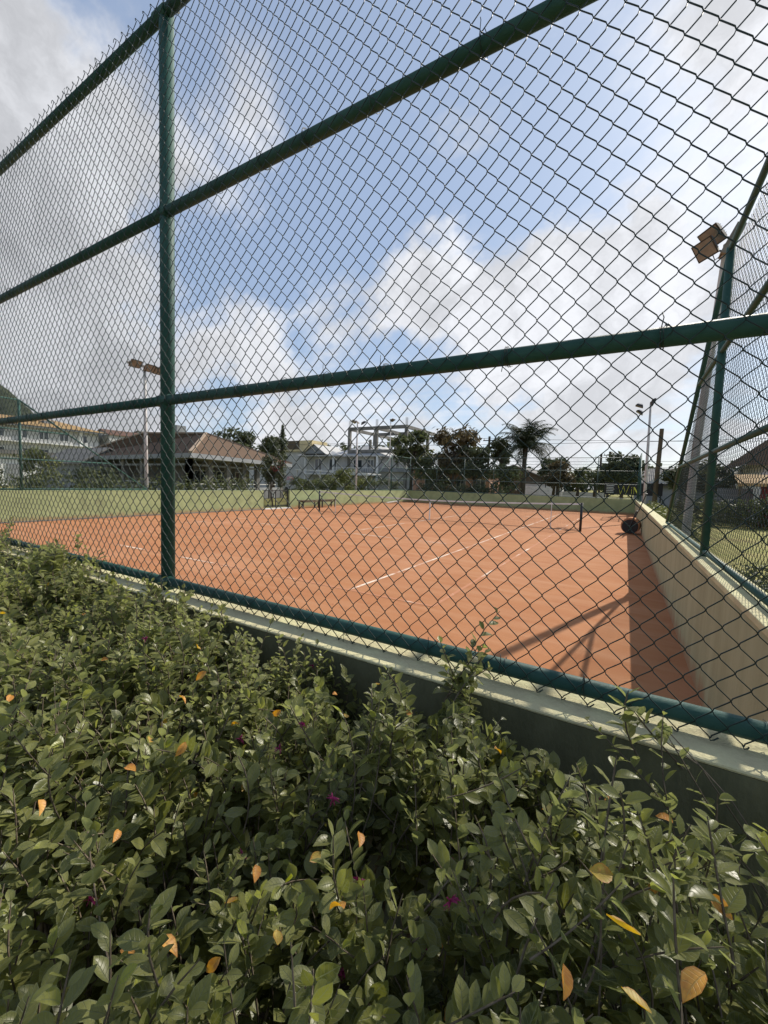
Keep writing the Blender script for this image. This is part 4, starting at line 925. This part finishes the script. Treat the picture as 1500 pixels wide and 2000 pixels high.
def make_hedge():
    Ps, Ds, Ns, Ls, Ws, Ts, tips = [], [], [], [], [], [], []
    stems = []
    zones = [(-.95, .75, .06, 1.10, 2500, .86), (-2.6, -.95, -.05, 1.12, 1900, .88), (-7.5, -2.6, -.6, 1.16, 1500, 1.25), (-2.0, .75, -1.2, .08, 260, 1.0), (-7.5, -2.4, .92, 1.24, 650, 1.15)]
    def shoot(x, y, z, n_, ln, tilt, az, scale, stemr=.0016, tintb=0.0):
        d = Vector((math.cos(az) * math.sin(tilt), math.sin(az) * math.sin(tilt), math.cos(tilt)))
        base = Vector((x, y, z)) - d * ln; pts = [base]; p = base.copy(); dd = d.copy(); bend = Vector((rnd.gauss(0, .10), rnd.gauss(0, .10), .04))
        nseg = 5
        for s in range(nseg): p = p + dd * ln / nseg; pts.append(p.copy()); dd = (dd + bend).normalized()
        stems.append((pts, stemr * scale))
        ph = rnd.uniform(0, 6.28); tv = rnd.random()
        for k in range(n_):
            f = .12 + .88 * (k + .5) / n_; q = min(nseg - 1, int(f * nseg)); fr = f * nseg - q
            pp = pts[q].lerp(pts[q + 1], min(1, fr)); ax = (pts[q + 1] - pts[q]).normalized()
            a_ = ph + k * (math.pi if rnd.random() < .6 else 2.4) + rnd.uniform(-.5, .5)
            e1 = ax.orthogonal().normalized(); e2 = ax.cross(e1); out = e1 * math.cos(a_) + e2 * math.sin(a_)
            up = .35 + .5 * f + rnd.uniform(-.35, .35)
            ld = (out + ax * up + Vector((0, 0, rnd.uniform(-.1, .15)))).normalized()
            nn_ = (ax * .7 - out * up * .5 + Vector((rnd.gauss(.12, .4), rnd.gauss(.2, .4), rnd.uniform(.2, 1.1))))
            nn_ = (nn_ - ld * nn_.dot(ld)).normalized()
            L_ = rnd.uniform(.024, .038) * scale * (1.1 - .35 * (f > .85)) * (1 + .25 * (f < .5))
            Ps.append(pp + out * .002); Ds.append(ld); Ns.append(nn_); Ls.append(L_); Ws.append(L_ * rnd.uniform(.50, .68))
            tint = min(1, max(0, .45 * tv + .40 * rnd.random() + .22 * f - .05 + tintb)); 
            if f > .85 and rnd.random() < .25: tint = rnd.uniform(.86, 1)
            elif tint > .86: tint = .8
            Ts.append(tint); tips.append(f)
    for (x0, x1, y0, y1, cnt, sc) in zones:
        for i in range(cnt):
            x, y = rnd.uniform(x0, x1), rnd.uniform(y0, y1)
            if y > 1.10 and x > -2.45: y = rnd.uniform(.9, 1.09)
            if x > .60: continue
            # keep shoots off the lens
            z = float(ztop(np.float64(x), np.float64(y))) - rnd.uniform(0, .16) * (rnd.random() < .75) + (rnd.uniform(0, .06) if rnd.random() < .15 else 0)
            if x * x + y * y < .09: continue
            shoot(x, y, z, rnd.randint(9, 15), rnd.uniform(.12, .24), abs(rnd.gauss(0, .42)), rnd.uniform(0, 6.28), sc * rnd.uniform(.85, 1.2))
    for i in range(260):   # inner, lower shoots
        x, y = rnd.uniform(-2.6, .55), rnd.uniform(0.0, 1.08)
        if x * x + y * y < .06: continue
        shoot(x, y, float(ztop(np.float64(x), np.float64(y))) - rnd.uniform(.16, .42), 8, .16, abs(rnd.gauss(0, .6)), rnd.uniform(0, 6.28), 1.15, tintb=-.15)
    # stray sprigs that overtop the ledge
    for (x, y, z, n_, ln, tl, az, sc) in [(-.385, 1.09, 1.275, 14, .32, .06, 3.0, .95), (-.33, 1.08, 1.17, 12, .2, .4, .3, 1.1), (-.44, 1.08, 1.15, 10, .18, .5, 3.2, 1.05), (-.29, 1.1, 1.13, 10, .18, .7, .2, 1.1), (-.36, 1.05, 1.12, 12, .2, .3, 1.2, 1.1), (-.40, 1.06, 1.10, 12, .2, .5, 4.0, 1.0), (-.27, 1.1, 1.10, 10, .16, 1.0, 0, 1.0), (-.02, 1.1, 1.11, 12, .16, .6, 3.0, 1.2), (.03, 1.1, 1.09, 12, .18, .8, 3.4, 1.2),
            (-.02, 1.08, 1.09, 15, .30, .85, 2.6, .9), (.03, 1.08, 1.09, 14, .34, .75, 2.2, .9), (.12, 1.1, 1.06, 12, .3, .7, 2.5, .9),
            (-1.12, 1.07, 1.10, 7, .2, .2, 1, .8), (-1.2, 1.05, 1.04, 9, .2, .3, .5, .8), (-1.57, 1.07, 1.15, 11, .26, .2, .3, .9), (-1.66, 1.06, 1.09, 9, .22, .3, 2.4, .9), (-1.45, 1.08, 1.08, 9, .2, .6, .1, .9),
            (-2.5, 1.08, 1.16, 10, .26, .2, 1.2, 1.0), (-2.35, 1.09, 1.12, 10, .26, .4, .2, 1.0), (-2.87, 1.08, 1.19, 10, .26, .1, 1.5, 1.0), (-3.3, 1.1, 1.17, 10, .25, .2, 1, 1.1), (-3.9, 1.1, 1.17, 10, .25, .2, 1, 1.1),
            (.285, 1.06, 1.06, 10, .26, .2, 3.0, .95), (.31, 1.0, 1.0, 12, .3, .3, 2.7, .95), (.30, 1.05, 1.08, 14, .3, .2, 2.9, 1.2), (.29, .98, .98, 14, .3, .4, 2.4, 1.1), (.33, 1.04, .98, 14, .3, .3, 2.4, 1.1), (.24, .90, .93, 12, .25, .3, 3.4, 1.0), (-.20, 1.02, 1.02, 12, .24, .15, .4, 1.0), (-.13, .98, .98, 13, .26, .2, 2.4, 1.0), (-.07, .98, .96, 12, .24, .1, 1.4, 1.0), (.02, .98, .95, 13, .24, .2, .5, 1.0),
            (-.60, 1.0, 1.0, 10, .24, .3, 1.2, .9), (-.42, 1.0, .96, 12, .24, .2, 2.0, .9), (-.34, 1.0, .99, 11, .25, .15, 1.0, .95), (-.52, 1.02, .93, 9, .2, .5, 0.2, .9), (-.86, 1.05, 1.0, 10, .22, .2, .8, .9)]:
        shoot(x, y, z, n_, ln, tl, az, sc, stemr=.0018)
    Pn = np.array([tuple(p) for p in Ps]); Dn = np.array([tuple(p) for p in Ds]); Nn = np.array([tuple(p) for p in Ns]); Ln = np.array(Ls); Wn = np.array(Ws); Tn = np.array(Ts); tp = np.array(tips)
    keep = (Pn[:, 1] < 1.125) | (Pn[:, 2] > 1.0); keep &= ~((Pn[:, 1] > 1.12) & (Pn[:, 0] > -2.2) & (Pn[:, 2] < 1.02))
    Pn, Dn, Nn, Ln, Wn, Tn, tp = [a[keep] for a in (Pn, Dn, Nn, Ln, Wn, Tn, tp)]
    Rm = np.array(R3); Cc = (Pn - np.array([0, 0, EYE])) @ Rm; dist = -Cc[:, 2]
    u = 750 + Cc[:, 0] / dist * 796; v = 1000 - Cc[:, 1] / dist * 796
    infr = (dist > .05) & (u > 0) & (u < 1500) & (v > 0) & (v < 2000)
    near = Ln / np.maximum(np.linalg.norm(Pn - np.array([0, 0, EYE]), axis=1), .01)
    kp = near < .054
    Pn, Dn, Nn, Ln, Wn, Tn, tp, dist, infr = [a[kp] for a in (Pn, Dn, Nn, Ln, Wn, Tn, tp, dist, infr)]; isb = None
    zt = ztop(Pn[:, 0], Pn[:, 1])
    score = np.where(infr & (Pn[:, 2] > zt - .08) & (tp > .5), Ln / np.maximum(dist, .05), 0)
    big = np.argsort(-score)[:290]; isb = np.zeros(len(Pn), bool); isb[big] = True
    tm = [leaf_template(5, .10, .18, .01), leaf_template(5, .28, .30, .015), leaf_template(5, -.10, .22, .01), leaf_template(5, .18, .05, .02)]
    lo = leaf_template(2, .15, .2)
    kind = rng.integers(0, 4, len(Pn)); far = (dist > 2.6) | (Pn[:, 2] < zt - .25)
    parts = []
    for k in range(4):
        s = (kind == k) & ~isb & ~far
        o = inst_leaves('foliage', Pn[s], Dn[s], Nn[s], Ln[s], Wn[s], Tn[s], tm[k], M['hleaf'], HR); stuff(o)
    s = far & ~isb; stuff(inst_leaves('foliage', Pn[s], Dn[s], Nn[s], Ln[s], Wn[s], Tn[s], lo, M['hleaf'], HR))
    # the leaves that show largest, one object each
    base = []
    for k in range(4):
        for tn in (.2, .5, .75, .95):
            V, F, UV = tm[k]; o = np_mesh('leaf', V * np.array([.55, 1, 1]), F, M['hleaf'], None, uv=UV, tint=np.full(len(V), tn), smooth=True); base.append((o, k, tn)); 
    meshes = {(k, tn): o.data for o, k, tn in base}
    for o, k, tn in base: bpy.data.objects.remove(o)
    for i in big:
        tn = min((.2, .5, .75, .95), key=lambda q: abs(q - Tn[i])); D_ = Vector(Dn[i]); N_ = Vector(Nn[i]); X_ = D_.cross(N_).normalized(); Z_ = X_.cross(D_)
        o = bpy.data.objects.new('leaf', meshes[(int(kind[i]), tn)]); col.objects.link(o); o.parent = HR
        Mx = Matrix((X_, D_, Z_)).transposed().to_4x4(); L_ = float(Ln[i])
        o.matrix_local = Matrix.Translation(Vector(Pn[i]) - HR.location) @ Mx @ Matrix.Diagonal((L_, L_, L_, 1))
    tb = MB()
    for pts, r in stems: tb.tube(pts, [r * 1.3] + [r] * (len(pts) - 2) + [r * .5], 3, cap=False)
    for i in range(120):   # woody branches
        x, y = rnd.uniform(-2.6, .5), rnd.uniform(.1, 1.05); z1 = float(ztop(np.float64(x), np.float64(y))) - .12
        if x * x + y * y < .08: continue
        p0 = Vector((x + rnd.gauss(0, .12), y + rnd.gauss(0, .08), .1)); tb.tube([p0, p0.lerp(Vector((x, y, z1)), .5) + Vector((rnd.gauss(0, .04), rnd.gauss(0, .04), 0)), Vector((x, y, z1))], [.008, .005, .002], 5, cap=False)
    tb.tube([(.30, .95, .90), (.22, 1.03, .99), (.12, 1.09, 1.06)], .0016, 4)
    tb.tube([(.29, 1.1, .85), (.18, 1.1, 1.0), (.10, 1.1, 1.04)], .0014, 4)
    stuff(tb.build('twigs', M['twig'], HR, smooth=True))
    return meshes
make_hedge()
YEL = [(-1.35, .62), (-1.62, .5), (-1.2, .83), (-1.85, .78), (-1.02, .72), (-2.1, .6), (-1.5, .95), (-.95, .62), (-.55, .78), (-.43, .88), (-.83, .28), (-1.1, .2), (-.48, .24), (-.30, .42), (.0, .66), (-.08, .75), (.15, .70), (-2.5, .9), (-1.3, .38), (-.7, .7), (-1.033, 0.373), (-0.659, 0.316), (-0.767, 0.497), (-0.847, 0.472), (-0.9, 0.45), (-0.75, 0.62), (-0.572, 0.494), (-0.331, 0.519), (-0.255, 0.673), (-0.57, 0.956), (-0.637, 0.853), (-0.203, 0.867), (-0.131, 0.847), (0.094, 0.84), (0.07, 0.677), (0.035, 0.588), (-0.024, 0.489), (0.105, 0.571), (0.047, 0.507), (-0.127, 0.391), (-0.629, 0.431), (-0.888, 0.531), (-0.735, 0.282), (-0.381, 0.284), (-0.42, 0.342), (0.01, 0.837), (-0.446, 0.271), (-0.369, 0.455), (-0.426, 0.39), (-0.164, 0.447), (-0.338, 0.343), (-0.796, 0.408)]
tmy = []
for k in range(3):
    V, F, UV = leaf_template(5, (.2, .5, -.35)[k], .35, .03); o = np_mesh('yellow_leaf', V * np.array([.62, 1, 1]), F, M['yleaf'], None, uv=UV, tint=np.full(len(V), (.2, .6, .95)[k]), smooth=True); tmy.append(o.data); bpy.data.objects.remove(o)
eye = Vector((0, 0, EYE))
for i, (x, y) in enumerate(YEL):
    z = 1.03; c_ = Vector((x, y, z)); D_ = Vector((rnd.gauss(0, 1), rnd.gauss(0, 1), rnd.uniform(-.6, .3))).normalized()
    N_ = ((eye - c_).normalized() * .5 + Vector(sdir) * .6 + Vector((rnd.gauss(0, .3), rnd.gauss(0, .3), 0))); N_ = (N_ - D_ * N_.dot(D_)).normalized(); X_ = D_.cross(N_).normalized()
    zt = float(ztop(np.float64(x), np.float64(y))) + .002
    c2 = eye + (c_ - eye) * ((EYE - zt) / (EYE - z))
    L_ = rnd.uniform(.019, .031); o = bpy.data.objects.new('yellow_leaf', tmy[i % 3]); col.objects.link(o); o.parent = HR
    o.matrix_local = Matrix.Translation(c2 - HR.location - D_ * L_ / 2) @ Matrix((X_, D_, X_.cross(D_))).transposed().to_4x4() @ Matrix.Diagonal((L_, L_, L_, 1))
FL = [(-0.649, 0.736), (-0.327, 0.655), (-0.49, 0.417), (-0.728, 0.616), (-1.471, 0.461), (-1.481, 0.82), (-0.197, 0.585), (-0.18, 0.53), (-0.614, 0.258), (-0.309, 0.484), (-0.26, 0.378), (-0.44, 0.59), (-0.188, 0.459), (-0.63, 0.64), (-0.62, 0.507), (-0.011, 0.882), (-0.84, 0.997), (-0.681, 0.456)]
for (x, y) in FL:
    zt = float(ztop(np.float64(x), np.float64(y))) - .01; c_ = Vector((x, y, 1.0)); c2 = eye + (c_ - eye) * ((EYE - zt) / (EYE - 1.0)); b = MB()
    for k in range(18):
        d = Vector((rnd.gauss(0, 1), rnd.gauss(0, 1), rnd.gauss(.3, .8))).normalized(); s_ = d.orthogonal().normalized() * .0012; L_ = rnd.uniform(.006, .014); m_ = c2 + d * L_ * .5 + Vector((rnd.gauss(0, .0015), 0, 0)); e_ = c2 + d * L_ + Vector((0, 0, -.003))
        b.quad(c2 - s_ * .6, c2 + s_ * .6, m_ + s_, m_ - s_); b.quad(m_ - s_, m_ + s_, e_ + s_ * .4, e_ - s_ * .4)
    b.build('flower', M['petal'], HR)
struct(MB().quad((-12, -3, -.02), (.58, -3, -.02), (.58, 1.13, -.02), (-12, 1.13, -.02)).build('soil_bed', M['soil']))
for o in col.objects:
    if '_local' in o: del o['_local']
